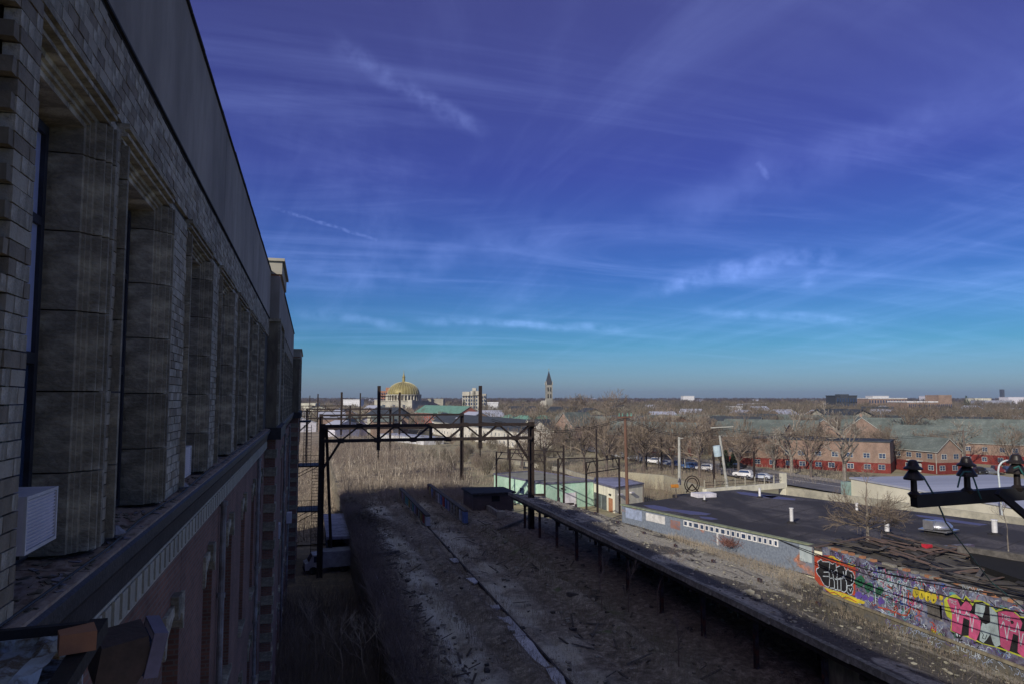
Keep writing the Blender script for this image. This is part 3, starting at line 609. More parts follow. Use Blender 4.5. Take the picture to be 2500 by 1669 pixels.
for z1, z0, xa in ((12.9, 9.1, -.45), (9.0, 4.95, .35), (4.9, .7, .35)):
    l = MB(); l.bar((xa, 70.0, z0), (xa, 70.0, z1), .05).bar((xa + .65, 70.0, z0), (xa + .65, 70.0, z1), .05)
    z = z0 + .2
    while z < z1: l.bar((xa, 70.0, z), (xa + .65, 70.0, z), .035); z += .28
    l.build('ladder', M_iron, fe)
# ================================================================== ALLEY
def van():
    p = P(772, 1398, 0); p = P(742, 1398, 0); r = root('box_truck', 'white box truck parked across the alley between the warehouse and the railbed', 'truck', (p.x, p.y, 0), R(-84)); r.scale = (.86, .86, .8)
    b = MB().box(-1.05, 1.05, 1.8, 4.7, .65, 2.35).box(-1.05, 1.05, 1.75, 1.8, .65, 2.4); b.build('cargo_box', mat('dull_grey_box', (.36,.38,.44), (.24,.25,.30), 1.5, .2), r, world=False)
    c = MB().prism([(0, .5), (0, 1.15), (.35, 1.3), (.75, 2.05), (1.75, 2.1), (1.75, .5)], 'x', -1.0, 1.0); c.build('cab', M_acwhite, r, world=False)
    MB().prism([(.36, 1.34), (.72, 2.0), (.74, 1.98), (.4, 1.32)], 'x', -.88, .88).build('windscreen', M_glass, r, world=False)
    for sx in (-1, 1):
        MB().box(sx * 1.0, sx * 1.012, .85, 1.6, 1.3, 1.95).build('side_window', M_glass, r, world=False)
        MB().box(sx * .55, sx * .9, -.03, 0, .72, .95).build('headlight', M_alum, r, world=False)
        for y in (.8, 3.9):
            w = MB(); w.cone((sx * .75, y, .42), (sx * 1.03, y, .42), .42, .42, 14, cap=True); w.build('wheel', M_black, r, world=False)
    MB().box(-1.0, 1.0, -.08, 0, .4, .62).build('bumper', M_sash, r, world=False)
van()
# brush in the alley
def fa(x0, x1, y0, y1, z): return lambda: (random.uniform(x0, x1), random.uniform(y0, y1), z)
stalks(9000, fa(-1.5, WX - .1, 12, 55, 0), .8, 3.2, .03, .25, 3, M_scrub, 'dry_brush')
stalks(5000, fa(-.9, WX - .1, 12, 40, 0), .4, 1.2, .05, .5, 2, mat('alley_weeds', (.42,.35,.20), (.28,.24,.14), .8), 'dry_weeds')
# sunlit tall reeds beyond the warehouse
def fr2():
    while True:
        y = 80 + 150 * random.random() ** 1.25; x = random.uniform(-30, 24)
        if y < 97 + (17 - min(x, 17)) * -.3 and x > WX + .6: continue
        if x > 18.5 and y < 100: continue
        z = 0.0 if x < WX else fr(x, y)
        return x, y, z
def fpatch(lo):
    def g():
        while True:
            q = fr2()
            if (nz2(q[0], q[1], .06, 2) + .5 * nz2(q[0], q[1], .25, 4) > 0) == lo: return q
    return g
stalks(22000, fpatch(True), .3, 1.2, .05, .45, 2, M_reed, 'dry_reeds')
stalks(16000, fpatch(False), .5, 2.2, .04, .35, 4, mat('grey_reeds', (.22,.18,.15), (.15,.12,.10), .2, 0, .95), 'dry_reeds')
stalks(7000, fr2, .3, 1.0, .12, .6, 2, mat('pale_grass', (.52,.47,.38), (.40,.35,.27), .2, 0, .95), 'pale_grass')
stalks(1300, fr2, 2.0, 5.0, .06, .2, 8, M_twig, 'sapling_thicket')
stalks(260, fr2, 3.0, 6.0, .09, .12, 8, mat('pale_stems', (.42,.36,.29), (.30,.26,.21), .5), 'sapling_thicket')
stalks(3000, fa(-40, -3.5, 78, 200, 0), 2.0, 5.5, .07, .2, 3, M_reed, 'dry_reeds')
# scrub on the railbed edges
def fb():
    y = 14 + 80 * random.random() ** 1.2; x = WX - .35 + abs(random.gauss(0, 1.0)); return x, y, fr(x, y)
stalks(20000, fb, .15, 1.0, .026, .9, 3, mat('dead_vines', (.34,.28,.24), (.20,.16,.14), .9), 'dead_vines')
def fc():
    y = random.uniform(16, 68); x = 16.4 + random.gauss(0, 1.3); return x, y, fr(x, y)
stalks(4500, fc, .1, .6, .02, .6, 2, mat('dead_grass', (.30,.28,.18), (.18,.17,.10), .9), 'dead_grass')
def fd():
    y = random.uniform(16, 90); x = random.uniform(WX + .5, 20); return x, y, fr(x, y)
def fd2():
    while True:
        y = 15 + 84 * random.random() ** 1.15; x = random.uniform(WX + .3, 21)
        if nz2(x, y * .35, .45, 8) > .02: return x, y, fr(x, y)
stalks(20000, fd, .05, .28, .02, .8, 2, M_scrub, 'dead_grass')
stalks(26000, fd2, .08, .5, .02, .8, 3, mat('bed_scrub', (.30,.255,.20), (.17,.14,.11), .7), 'dead_scrub')
def fd3():
    y = random.uniform(84, 99); x = random.uniform(WX + .3, 20.5); return x, y, fr(x, y)
stalks(5000, fd3, .3, 1.4, .03, .5, 4, mat('bed_scrub', (.3, .25, .2)), 'dead_scrub')
# ---- thin hanging branches in the alley (bottom centre)
def twigtree(b, p, d, L, r, n, spread=.55, gr=.72, mi=0, sides=3, mid=2, up=.10):
    if n < 0 or L < .04: return
    q = p; dd = d.copy()
    for i in range(mid):
        nd = (dd + Vector((random.gauss(0, .16), random.gauss(0, .16), random.gauss(0, .12) + up))).normalized()
        q2 = q + nd * L / mid; b.cone(q, q2, r * (1 - .25 * i / mid), r * (1 - .25 * (i + 1) / mid), sides if r > .03 else 3, mi); q = q2; dd = nd
        if n > 0 and random.random() < .65:
            sd = Vector((random.gauss(0, 1), random.gauss(0, 1), random.gauss(0, .5))).normalized()
            twigtree(b, q, (dd * .55 + sd * spread).normalized(), L * gr * random.uniform(.55, .9), r * .5, n - 1, spread, gr, mi, sides, mid, up)
    for k in range(2):
        sd = Vector((random.gauss(0, 1), random.gauss(0, 1), random.gauss(0, .5))).normalized()
        twigtree(b, q, (dd + sd * spread).normalized(), L * gr * random.uniform(.8, 1.05), r * .68, n - 1, spread, gr, mi, sides, mid, up)
def sapling(name, label, cat, p, h, n=4, r=.03, m=None, spread=.5, up=.12, grp=None, mid=2):
    t = root(name, label, cat, tuple(p), 0, grp)
    b = MB(); b.cone((0, 0, -.15), (0, .02, h * .3), r, r * .8, 5); b.build('trunk', m or M_twig, t, world=False, fix=False)
    c = MB(); twigtree(c, Vector((0, .02, h * .3)), Vector((random.gauss(0, .1), random.gauss(0, .1), 1)).normalized(), h * .3, r * .8, n, spread, .74, up=up, mid=mid)
    c.build('crown', m or M_twig, t, world=False, fix=False); return t
for k, (px, py, h) in enumerate(((900, 1690, 4.6), (930, 1640, 3.8), (835, 1660, 4.4), (770, 1600, 4.0))):
    p = P(px, py + 60, 0); p.x = min(max(p.x, -.6), WX - .4)
    sapling('bare_sapling', ('tallest bare sapling in the dark alley, nearest the bottom edge', 'second bare sapling in the dark alley, close to the retaining wall', 'third bare sapling in the dark alley, between wall and warehouse', 'fourth bare sapling in the dark alley, nearest the box truck')[k], 'sapling', (p.x, p.y, 0), h, 5, .04, mat('alley_stems', (.55,.46,.33), (.38,.31,.23), 2), .55, grp='bare saplings in the dark alley')
for px, py, h, lb in ((1606, 1498, 3.9, 'bare forked sapling standing in front of the canopy posts on the railbed'), (1658, 1640, 2.4, 'small bare sapling on the mossy strip near the bottom of the view'),
                      (1470, 1500, 3.0, 'thin bare sapling in dead grass left of the forked one'), (1535, 1490, 2.6, 'wispy bare sapling between two taller ones by the canopy posts')):
    sapling('bare_sapling', lb, 'sapling', P(px, py, RZ), h, 4, .035, mat('sapling_stems', (.20,.15,.12), (.13,.10,.09), 2), .45)
# ---- retaining wall coping, pipe, rail
rw = root('retaining_wall', 'low dark retaining wall with broken coping holding up the railbed beside the alley', 'retaining wall', (WX, 8, 0))
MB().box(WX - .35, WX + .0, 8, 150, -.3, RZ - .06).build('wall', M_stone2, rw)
y = 8
cpm = MB().box(-.36, .1, 0, 1.9, 0, .14, j=.03).mesh('coping_stone', M_stone2)
while y < 110:
    if random.random() < .7: piece('coping_stone', cpm, rw, (random.uniform(-.03, .03), y - 8, RZ - .05 + random.uniform(-.02, .02)), rot=(0, 0, random.uniform(-.01, .01)))
    y += 1.93
pts = [(WX + .42 + .08 * math.sin(y * .3), y, RZ + .16 + .06 * math.sin(y * .9)) for y in [14 + i * 1.5 for i in range(50)]]
tag(MB().tube(pts, .035, 6).build('pipe', mat('pale_pipe', (.5,.48,.58), (.34,.33,.4), 3)), 'thin pale pipe sagging along the railbed edge above the alley', 'pipe')
rl = MB()
for y in [14 + i * 2.2 for i in range(25)]:
    rl.box(10.95, 11.05, y, y + 2.17, RZ - .05 , RZ + .12).box(10.90, 11.10, y, y + 2.17, RZ - .06, RZ - .02)
tag(rl.build('rail', M_steel), 'single rusted rail running up the middle of the railbed', 'rail')
# concrete patches beside the rail
def slab(pts, z, lb, m=None, th=.10, name='concrete_patch', cat='concrete slab'):
    w = [P(x, y, z) for x, y in pts]; cx = sum(p.x for p in w) / len(w); cyy = sum(p.y for p in w) / len(w)
    o = MB().prism([(p.x, p.y) for p in w], 'z', z - th, z).build(name, m or mat('wet_concrete', (.55,.54,.55), (.38,.38,.40), 1.2, .3, .6)); return tag(o, lb, cat)
def E(*a): return [K('e', x, y) for x, y in a]
slab(E((1250,1065), (1300,1075), (1345,1060), (1370,1095), (1395,1130), (1440,1150), (1470,1205), (1420,1210), (1380,1215), (1335,1165), (1320,1130), (1340,1120), (1280,1095)), RZ + .11, 'broken pale concrete patch beside the rail, the one with ragged top')
slab(E((1380,1218), (1465,1212), (1515,1260), (1560,1330), (1640,1430), (1600,1440), (1530,1390), (1470,1330)), RZ + .105, 'long pale concrete strip beside the rail below the ragged patch')
slab(E((1610,1450), (1700,1440), (1740,1500), (1760,1580), (1700,1590), (1650,1530)), RZ + .105, 'pale concrete patch at the bottom edge beside the rail')
slab(E((895,640), (960,636), (975,655), (940,680), (925,665)), RZ + .12, 'small pale slab by the rail, farthest up the railbed')
slab(E((1015,785), (1080,780), (1110,810), (1080,822)), RZ + .12, 'second small pale slab by the rail')
slab(E((1195,985), (1260,980), (1275,1005), (1215,1010)), RZ + .12, 'third small pale slab just above the ragged patch')
# loose stones and boards on the railbed
ru = MB()
for _ in range(2600):
    y = 14 + 78 * random.random() ** 1.1; x = random.uniform(WX + .3, 23.5) if random.random() < .55 else WX + 1 + abs(random.gauss(0, 1.2)); z = fr(x, y); s = random.choice((.03, .05, .07, .12)) * random.uniform(.6, 1.3)
    ru.box(x - s, x + s * random.uniform(.5, 1.2), y - s, y + s * random.uniform(.5, 1.3), z - .02, z + s * random.uniform(.4, .9), random.choice((0, 0, 1, 2)), j=s * .35)
tag(ru.build('rubble', [M_conc, mat('dark_rubble', (.08,.075,.07), (.05,.045,.04), 4), mat('pale_rubble', (.38,.35,.29), (.3,.27,.22), 4)], fix=False), kind='stuff')
bd = MB()
for _ in range(300):
    y = 20 + 70 * random.random() ** 1.1; x = random.choice((WX + 1 + abs(random.gauss(0, 1.0)), random.gauss(16.0, 2))); z = fr(x, y); L = random.uniform(.3, 1.5); a = random.uniform(0, 6.28)
    bd.bar((x, y, z + .04), (x + math.cos(a) * L, y + math.sin(a) * L, z + random.uniform(.03, .4)), .10, .035, random.choice((0, 1)))
tag(bd.build('broken_boards', [M_wood, M_wood2], fix=False), kind='stuff')
for (x0, y0, x1, y1), lb in (((1216, 1292, 1290, 1262), 'long pale timber beam lying on the railbed near the canopy end'), ((1385, 1448, 1458, 1462), 'grey timber beam lying in the dead grass in the middle of the railbed'), ((915, 1352, 975, 1345), 'thin timber lying across the left edge of the railbed')):
    tag(MB().bar(P(x0, y0, RZ + .2), P(x1, y1, RZ + .2), .22, .2).build('timber', M_wood2), lb, 'timber')
# heap of brush at the left
for cx_, cy_, cz_, lb in ((845, 1235, 3.4, 'dark heap of tangled brush at the far left edge of the railbed'), (885, 1275, 3.4, 'smaller brush heap in front of the dark tangled one')):
    p = P(cx_, cy_, cz_); b = MB()
    for _ in range(900):
        a = random.uniform(0, 6.28); rr = abs(random.gauss(0, 1.5)); x = p.x + rr * math.cos(a); y = p.y + rr * math.sin(a); z = fr(x, y) if x > WX else 2
        h = 1.3 * math.exp(-(rr / 1.6) ** 2); a2 = random.uniform(0, 6.28); L = random.uniform(.3, 1.0)
        b.cone((x, y, z + random.uniform(0, h)), (x + math.cos(a2) * L, y + math.sin(a2) * L, z + random.uniform(0, h + .2)), .03, .012, 3)
    tag(b.build('brush_heap', M_scrub, fix=False), lb, 'brush heap')
# loading deck abutting the wall with a dark opening below
ld = root('loading_deck', 'flat bluish deck slab projecting from the railbed over a black opening beside the truck', 'deck', (2.4, 76, 0))
MB().box(1.7, WX - .02, 68.5, 82, 2.55, 2.8).build('deck_slab', mat('deck_top', (.34,.35,.44), (.2,.2,.26), 1.5, .4), ld)
MB().box(1.9, 2.1, 68.7, 81.5, 0, 2.55).box(1.9, WX, 80.8, 81.0, 0, 2.55).build('opening_dark', M_void, ld)  # black sheets painted in for the darkness below the deck
# ---- low rows of graffitied pillars carrying a beam
cols = [mat('spray_' + n, c, tuple(x * .7 for x in c), 2.5, .2) for n, c in (('lilac', (.26,.24,.36)), ('white', (.45,.47,.50)), ('blue', (.13,.20,.40)), ('ochre', (.36,.30,.10)), ('teal', (.12,.30,.28)), ('red', (.35,.06,.05)), ('rust', (.16,.09,.07)))]
for (nx_, ny_, fx, fy, H, nP, lb) in ((1045, 1286, 982, 1212, 1.15, 15, 'leftmost low row of graffitied pillars in the railbed'), (1137, 1279, 1056, 1205, 1.35, 15, 'middle low row of graffitied pillars in the railbed'),):
    a = P(nx_, ny_, RZ); c_ = P(fx, fy, RZ); c_.x = a.x
    r = root('pillar_row', lb, 'pillar row', (a.x, a.y, RZ))
    L = c_.y - a.y
    MB().box(-.22, .22, 0, L, H - .16, H).build('top_beam', M_wood, r, world=False)
    MB().box(-.25, .25, 0, L, -.1, .14).build('footing', M_conc, r, world=False)
    MB().box(.12, .16, 0, L, .14, H - .16).build('back_board', M_void, r, world=False)
    pm = [MB().box(-.2, .2, -.42, .42, .14, H - .16, j=.01).mesh('pillar', m) for m in cols + [M_conc, M_stone2]]
    for i in range(nP): piece('pillar', random.choice(pm), r, (0, .35 + i * (L - .7) / (nP - 1), 0))
a = P(1222, 1264, RZ); r = root('low_wall', 'low concrete kerb wall with a pale broken end right of the pillar rows', 'wall', (a.x, a.y, RZ))
MB().box(-.15, .15, 0, 18, -.1, .55).build('wall', M_conc, r, world=False); MB().box(-.3, .35, -.5, .25, -.1, .75, j=.05).build('end_block', M_conc2, r, world=False)
# dark brick hut
a = P(1254, 1241, RZ); r = root('brick_hut', 'dark flat-topped brick hut beside the mint green building', 'hut', (a.x, a.y, RZ))
MB().box(-4.6, 0, 0, 5, -.2, 1.7).build('wall', brickmat('dark_brick', (.10,.07,.06), (.07,.05,.045), (.06,.05,.05)), r, world=False); MB().box(-4.8, .2, -.25, 5.2, 1.7, 1.88, j=.08).build('roof', M_tar, r, world=False)  # brick evenly dark brown
MB().box(-2.5, -1.6, -.03, 0, .9, 1.5).build('vent_opening', M_void, r, world=False)
# ================================================================== CATENARY GANTRIES
def gantry(label, x0, x1, y, zl, zr, top, dep, masts, grp='rusted catenary gantries across the tracks', br=True, back=True, w=.46):
    r = root('catenary_gantry', label, 'gantry', (x0, y, zl), 0, grp); X = x1 - x0; T = top - zl; B = T - dep
    for x, z0 in ((0, -.3), (X, zr - zl)):
        p = MB()
        for s in (-1, 1): p.box(x + s * w * .5 - .02, x + s * w * .5 + .02, -w * .5, w * .5, z0, T + .2)
        p.box(x - w * .5, x + w * .5, -.02, .02, z0, T + .2)
        p.build('post', M_steel, r, world=False)
    for z in (T, B):
        c = MB(); 
        for s in (-.25, .25): c.box(0, X, s - .09, s + .09, z - .13, z + .13)
        c.build('chord', M_steel, r, world=False)
    n = max(6, int(round(X / (dep * 1.25)))); n += n % 2
    for i in range(n):
        z0, z1 = (T, B) if i % 2 == 0 else (B, T)
        for s in (-.25, .25): MB().bar((X * i / n, s, z0), (X * (i + 1) / n, s, z1), .14, .10).build('lattice_bar', M_steel, r, world=False)
    for x in (X * .5,): MB().box(x - .1, x + .1, -.3, .3, B - .1, T + .1).build('gusset', M_steel, r, world=False)
    for i in range(n + 1):
        z = T if i % 2 == 0 else B
        for s in (-.31, .31): MB().box(X * i / n - .26, X * i / n + .26, s - .015, s + .015, z - .2, z + .2).build('gusset_plate', M_steel, r, world=False)
    if br:
        MB().bar((0, 0, B - 2.6), (X / n * 1.0, 0, B), .24, .2).build('knee_brace', M_steel, r, world=False)
        MB().bar((X, 0, B - 2.4), (X - X / n, 0, B), .24, .2).build('knee_brace', M_steel, r, world=False)
    if back: MB().bar((.35, .2, T - .2), (1.15, 3.6, -.2), .26, .26).build('raking_leg', M_steel, r, world=False)
    for mx, mt, arm in masts:
        MB().box(mx - .14, mx + .14, -.14, .14, B - .9, mt - zl).build('mast', M_steel, r, world=False)
        if arm: MB().bar((mx, 0, mt - zl - .9), (mx + arm, 0, mt - zl - 1.0), .07).bar((mx, 0, mt - zl - 3.4), (mx - arm, 0, mt - zl - 3.5), .07).build('cross_arm', M_steel, r, world=False)
        h = MB(); h.cone((mx, 0, B - .9), (mx, 0, B - 1.7), .04, .04, 6, cap=True)
        for k in range(4): h.cone((mx, 0, B - 1.0 - k * .14), (mx, 0, B - 1.06 - k * .14), .11, .05, 8, cap=True)
        h.build('insulator', M_iron, r, world=False)
    return r
g0 = P(790, 1397, 0)
xg0 = 1.1; XR = 20.2
gantry('nearest rusted catenary gantry spanning the whole railbed', xg0, XR, 65.2, 0, RZ, 12.95, 1.28, [((PD(926, 990, 64).x) - xg0, 16.5, 1.6), (PD(1172, 990, 67).x - xg0, 16.55, -1.7)])
gantry('second catenary gantry, right behind the nearest one', 1.6, 22.0, 106, 0, RZ, 12.9, 1.9, [(PD(838, 990, 98).x - 1.6, 16.2, 1.6), (PD(979, 990, 104).x - 1.6, 16.2, -1.6)], br=False, back=False)
gantry('third catenary gantry with a light girder, farther back', -.5, 17.8, 166, 0, 1, 12.8, 2.0, [(PD(776, 990, 160).x + .5, 16.2, 1.6), (PD(880, 990, 162).x + .5, 16.4, 1.6)], br=False, back=False)
gantry('farthest faint catenary gantry beyond the reeds', -3, 13, 245, 0, 0, 12.6, 1.8, [(3, 16.0, 1.5)], br=False, back=False)
# small portal frames and posts of the side yard
def portal(label, a, b_, ztop, H, bars=(0, .9)):
    A = P(a[0], a[1], ztop); B_ = P(b_[0], b_[1], ztop); r = root('portal_frame', label, 'portal frame', (A.x, A.y, ztop - H), 0, 'rusted portal frames in the side yard')
    A = Vector((0, 0, H)); D = Vector((B_.x, B_.y, ztop)) - Vector((r.location.x, r.location.y, ztop))
    for t in (0, 1): MB().bar(D * t, D * t + A, .24).build('post', M_steel, r, world=False)
    for h in bars: MB().bar(Vector((0, 0, H - h)), D + Vector((0, 0, H - h)), .14).build('beam', M_steel, r, world=False)
    MB().bar(Vector((0, 0, H - 1.6)), D * .12 + Vector((0, 0, H)), .1).bar(D + Vector((0, 0, H - 1.6)), D * .88 + Vector((0, 0, H)), .1).build('knee_brace', M_steel, r, world=False)
A_ = lambda x, y: K('a', x, y)
portal('nearest portal frame with two cross beams beside the cream annex', A_(775, 830), A_(1045, 795), 6.0, 8.6, (0, 1.6))
portal('portal frame right behind the tall gantry post', A_(545, 800), A_(865, 795), 7.0, 9.6, (0,))
portal('long low portal frame left of the others', A_(150, 722), A_(590, 745), 8.0, 10.5, (0,))
portal('slim portal frame in front of the white terrace', A_(40, 745), A_(435, 770), 6.6, 9.0, (0, 1.0))
for zx, z0, z1, lb in ((135, 600, 900, 'thin dark mast rising left of the near gantry post, leftmost of the yard masts'), (430, 700, 910, 'dark mast right of the near gantry post'), (590, 690, 930, 'dark mast behind the mint building roof'),
                       (862, 560, 965, 'tall dark mast above the cream annex'), (400, 590, 750, 'short dark mast in front of the white gable house'), (1270, 750, 890, 'short dark post beside the parked cars'),
                       (1395, 625, 905, 'tall dark post in front of the parked cars'), (1825, 745, 1025, 'dark post left of the leaning pale pole'), (2155, 740, 990, 'dark post at the right end of the footbridge')):
    t = K('a', zx, z0); p = P(t[0], K('a', zx, z1)[1], GL); q = PD(t[0], t[1], Vector((p.x, p.y, 0)).dot(Vector((math.sin(YAW), math.cos(YAW), 0))))
    tag(MB().bar(p, (p.x, p.y, q.z), .34, .34).build('mast', M_steel), lb, 'mast')
# ================================================================== PLATFORM CANOPY
VW['h'] = (2200, 1450, 7.16); VW['i'] = (1950, 1340, 7.83); VW['j'] = (2200, 1120, 7.83)
def patchmat(name, c1, c2, c3, s1=.6, lo=.46, hi=.52, stretch=(1, 1, 1), bump=.6, rough=.95):
    m = bpy.data.materials.new(name); m.use_nodes = True; t = m.node_tree; b = t.nodes['Principled BSDF']; b.inputs['Roughness'].default_value = rough
    tc = N(t, 'ShaderNodeTexCoord'); mp = N(t, 'ShaderNodeMapping'); mp.inputs['Scale'].default_value = stretch; t.links.new(tc.outputs['Object'], mp.inputs[0])
    n1 = N(t, 'ShaderNodeTexNoise'); n1.inputs['Scale'].default_value = s1; n1.inputs['Detail'].default_value = 10; n1.inputs['Roughness'].default_value = .62; n1.inputs['Distortion'].default_value = .6
    n2 = N(t, 'ShaderNodeTexNoise'); n2.inputs['Scale'].default_value = 7; n2.inputs['Detail'].default_value = 9
    t.links.new(mp.outputs[0], n1.inputs['Vector']); t.links.new(tc.outputs['Object'], n2.inputs['Vector'])
    r1 = ramp(t, [(lo, 0), (hi, 1)]); t.links.new(n1.outputs[0], r1.inputs[0]); r2 = ramp(t, [(.38, c1), (.62, c2)]); t.links.new(n2.outputs[0], r2.inputs[0])
    r3 = ramp(t, [(.4, c3), (.7, tuple(x * 2.4 for x in c3))]); t.links.new(n2.outputs[0], r3.inputs[0])
    mx = N(t, 'ShaderNodeMixRGB'); t.links.new(r1.outputs[0], mx.inputs[0]); t.links.new(r2.outputs[0], mx.inputs[1]); t.links.new(r3.outputs[0], mx.inputs[2]); t.links.new(mx.outputs[0], b.inputs['Base Color'])
    bn = N(t, 'ShaderNodeBump'); bn.inputs['Strength'].default_value = bump; bn.inputs['Distance'].default_value = .05; t.links.new(n2.outputs[0], bn.inputs['Height']); t.links.new(bn.outputs[0], b.inputs['Normal'])
    MATS[name] = m; return m
M_canopy = patchmat('canopy_deck', (.36,.34,.29), (.21,.195,.165), (.04,.036,.033), .34, .48, .53, (1.1, .45, 1))
CXL, CXR = 18.9, 24.2
cn = root('platform_canopy', 'long ruined platform canopy with patchy tar and gravel roof on thin steel posts', 'canopy', (CXL, 66, RZ))
def cz(x, y): return 6.2 - .55 * (x - CXL) / (CXR - CXL) + .05 * nz2(x, y, .8) + .05 * nz2(x, y, 2.5, 3) + (.0 if x > CXL + .3 else .04)
def cxr(y):   # right edge follows the neighbouring walls
    return 24.05 if y < 30 else (24.2 + (27.75 - 24.2) * (1 - min(1, max(0, (y - 34.3) / 18))) if y < 52.5 else max(21.9, 24.2 - (y - 52.5) * .17))
_t = M_canopy.node_tree; _tc = [n for n in _t.nodes if n.type == 'TEX_COORD'][0]; _rp = [n for n in _t.nodes if n.type == 'VALTORGB'][0]   # more bare tar toward the ruin end
_s = N(_t, 'ShaderNodeSeparateXYZ'); _t.links.new(_tc.outputs['Object'], _s.inputs[0]); _m = N(_t, 'ShaderNodeMapRange'); _m.inputs['From Min'].default_value = -44; _m.inputs['From Max'].default_value = -32
_m.inputs['To Min'].default_value = .055; _m.inputs['To Max'].default_value = 0; _t.links.new(_s.outputs['Y'], _m.inputs[0]); _src = _rp.inputs[0].links[0].from_socket
_a = N(_t, 'ShaderNodeMath', operation='ADD'); _t.links.new(_src, _a.inputs[0]); _t.links.new(_m.outputs[0], _a.inputs[1]); _t.links.new(_a.outputs[0], _rp.inputs[0])
def canopy_top():
    nx, ny = 26, 260; V = []
    for j in range(ny + 1):
        y = 13 + (67.5 - 13) * j / ny; xr = cxr(y) + .25
        for i in range(nx + 1): x = CXL + (xr - CXL) * i / nx; V.append((x, y, cz(x, y)))
    b = MB(); b.add(V, [(j * (nx + 1) + i, j * (nx + 1) + i + 1, (j + 1) * (nx + 1) + i + 1, (j + 1) * (nx + 1) + i) for j in range(ny) for i in range(nx)])
    b.build('roof_deck', M_canopy, cn, smooth=True, fix=False)
    b = MB(); b.add([(x, y, z - .18) for x, y, z in V], [(j * (nx + 1) + i, (j + 1) * (nx + 1) + i, (j + 1) * (nx + 1) + i + 1, j * (nx + 1) + i + 1) for j in range(ny) for i in range(nx)])
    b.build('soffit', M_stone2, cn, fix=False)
canopy_top()
y = 13
while y < 67.4:
    L = 2.3; z = 6.2
    piece('edge_stone', MB().box(-.14, .10, .01, L - .02, -.20, .075, j=.018).mesh('edge_stone', M_conc), cn, (0, y - 66, z - RZ)); y += L
MB().box(CXL + .05, CXL + .2, 13, 67.5, 5.72, 6.0).build('edge_beam', M_steel, cn)
MB().box(CXL, 22.2, 67.4, 67.6, 5.7, 6.1).build('end_beam', M_steel, cn)
pmv = MB(); pmv.box(-.09, .09, -.10, -.085, 0, 2.75).box(-.09, .09, .085, .10, 0, 2.75).box(-.01, .01, -.085, .085, 0, 2.75).box(-.12, .12, -.13, .13, 0, .03); pmv = pmv.mesh('post', mat('flaking_post', (.10,.035,.028), (.035,.03,.035), 3, .4, .7, c3=(.07,.06,.09), stretch=(1, 1, .6)))
ps = [20.1 + 4.55 * k for k in range(11)]
for y in ps:
    piece('post', pmv, cn, (.8, y - 66, fr(19.7, y) - RZ - .03))
    MB().bar((19.7, y, 5.3), (19.0, y, 5.85), .1).bar((19.7, y, 5.3), (20.6, y, 5.8), .1).build('bracket', M_steel, cn)
for y in [22 + 6 * k for k in range(8)]: MB().box(CXL + .2, 24, y - .1, y + .1, 5.45, 5.62).build('cross_beam', M_steel, cn)
for y in ps[2:]: piece('post', pmv, cn, (4.2, y - 66, 0))
# things lying on the canopy
cs = MB()
for _ in range(1500):
    y = random.uniform(14, 66); x = random.uniform(CXL + .2, cxr(y)); s = random.choice((.015, .02, .03, .05)) * random.uniform(.5, 1.3); z = cz(x, y)
    cs.box(x - s, x + s, y - s, y + s * 1.4, z - .01, z + s * .7, random.choice((0, 0, 1, 2)), j=s * .3)
tag(cs.build('gravel_debris', [M_conc2, M_tar, M_conc], fix=False), kind='stuff')
def fcn(y0, y1, xa, xb):
    def g():
        y = random.uniform(y0, y1); x = random.uniform(xa, min(xb, cxr(y) + .1)); return x, y, cz(x, y)
    return g
stalks(2600, fcn(33, 47, 24.4, 27.6), .1, .45, .02, .6, 2, M_reed, 'dry_grass')
stalks(1500, fcn(18, 34, 22.8, 26.0), .05, .25, .02, .7, 2, M_scrub, 'dry_grass')
stalks(2600, fcn(15, 34, 21.0, 26.0), .05, .3, .02, .7, 2, mat('dark_moss_weeds', (.10,.09,.06), (.06,.06,.04), .8), 'dry_grass')
stalks(2500, fcn(18, 66, 19.5, 26.0), .05, .25, .02, .7, 2, M_scrub, 'dry_grass')
for v, zx, zy, lb in (('c', 100, 855, 'small pale chunk on the canopy near its edge'), ('c', 150, 885, 'flat pale slab lying on the canopy by its edge')):
    p = P(*K(v, zx, zy), 6.2); tag(MB().box(p.x - .12, p.x + .14, p.y - .16, p.y + .16, p.z - .05, p.z + .1, j=.03).build('concrete_chunk', M_conc2), lb, 'rubble')
for v, zx, zy, h, lb in (('c', 430, 800, 1.5, 'bushy bare shrub growing out of the canopy left of the graffiti wall'), ('c', 820, 1000, .8, 'low dark shrub at the foot of the graffiti wall')):
    sapling('bare_shrub', lb, 'shrub', P(*K(v, zx, zy), 5.9), h, 5, .018, M_twig, .95, .05)
b = MB()
for _ in range(420):
    p = P(*K('d', 1880 + random.gauss(0, 45), 465 + random.gauss(0, 14)), 6.0); a = random.uniform(0, 6.28); L = random.uniform(.2, .7)
    b.cone(p, (p.x + L * math.cos(a), p.y + L * math.sin(a), p.z + random.uniform(.05, .6)), .012, .006, 3)
tag(b.build('bramble', mat('red_bramble', (.22,.10,.08), (.14,.07,.06), 1), fix=False), 'reddish bramble against the blue grey wall on the canopy', 'shrub')
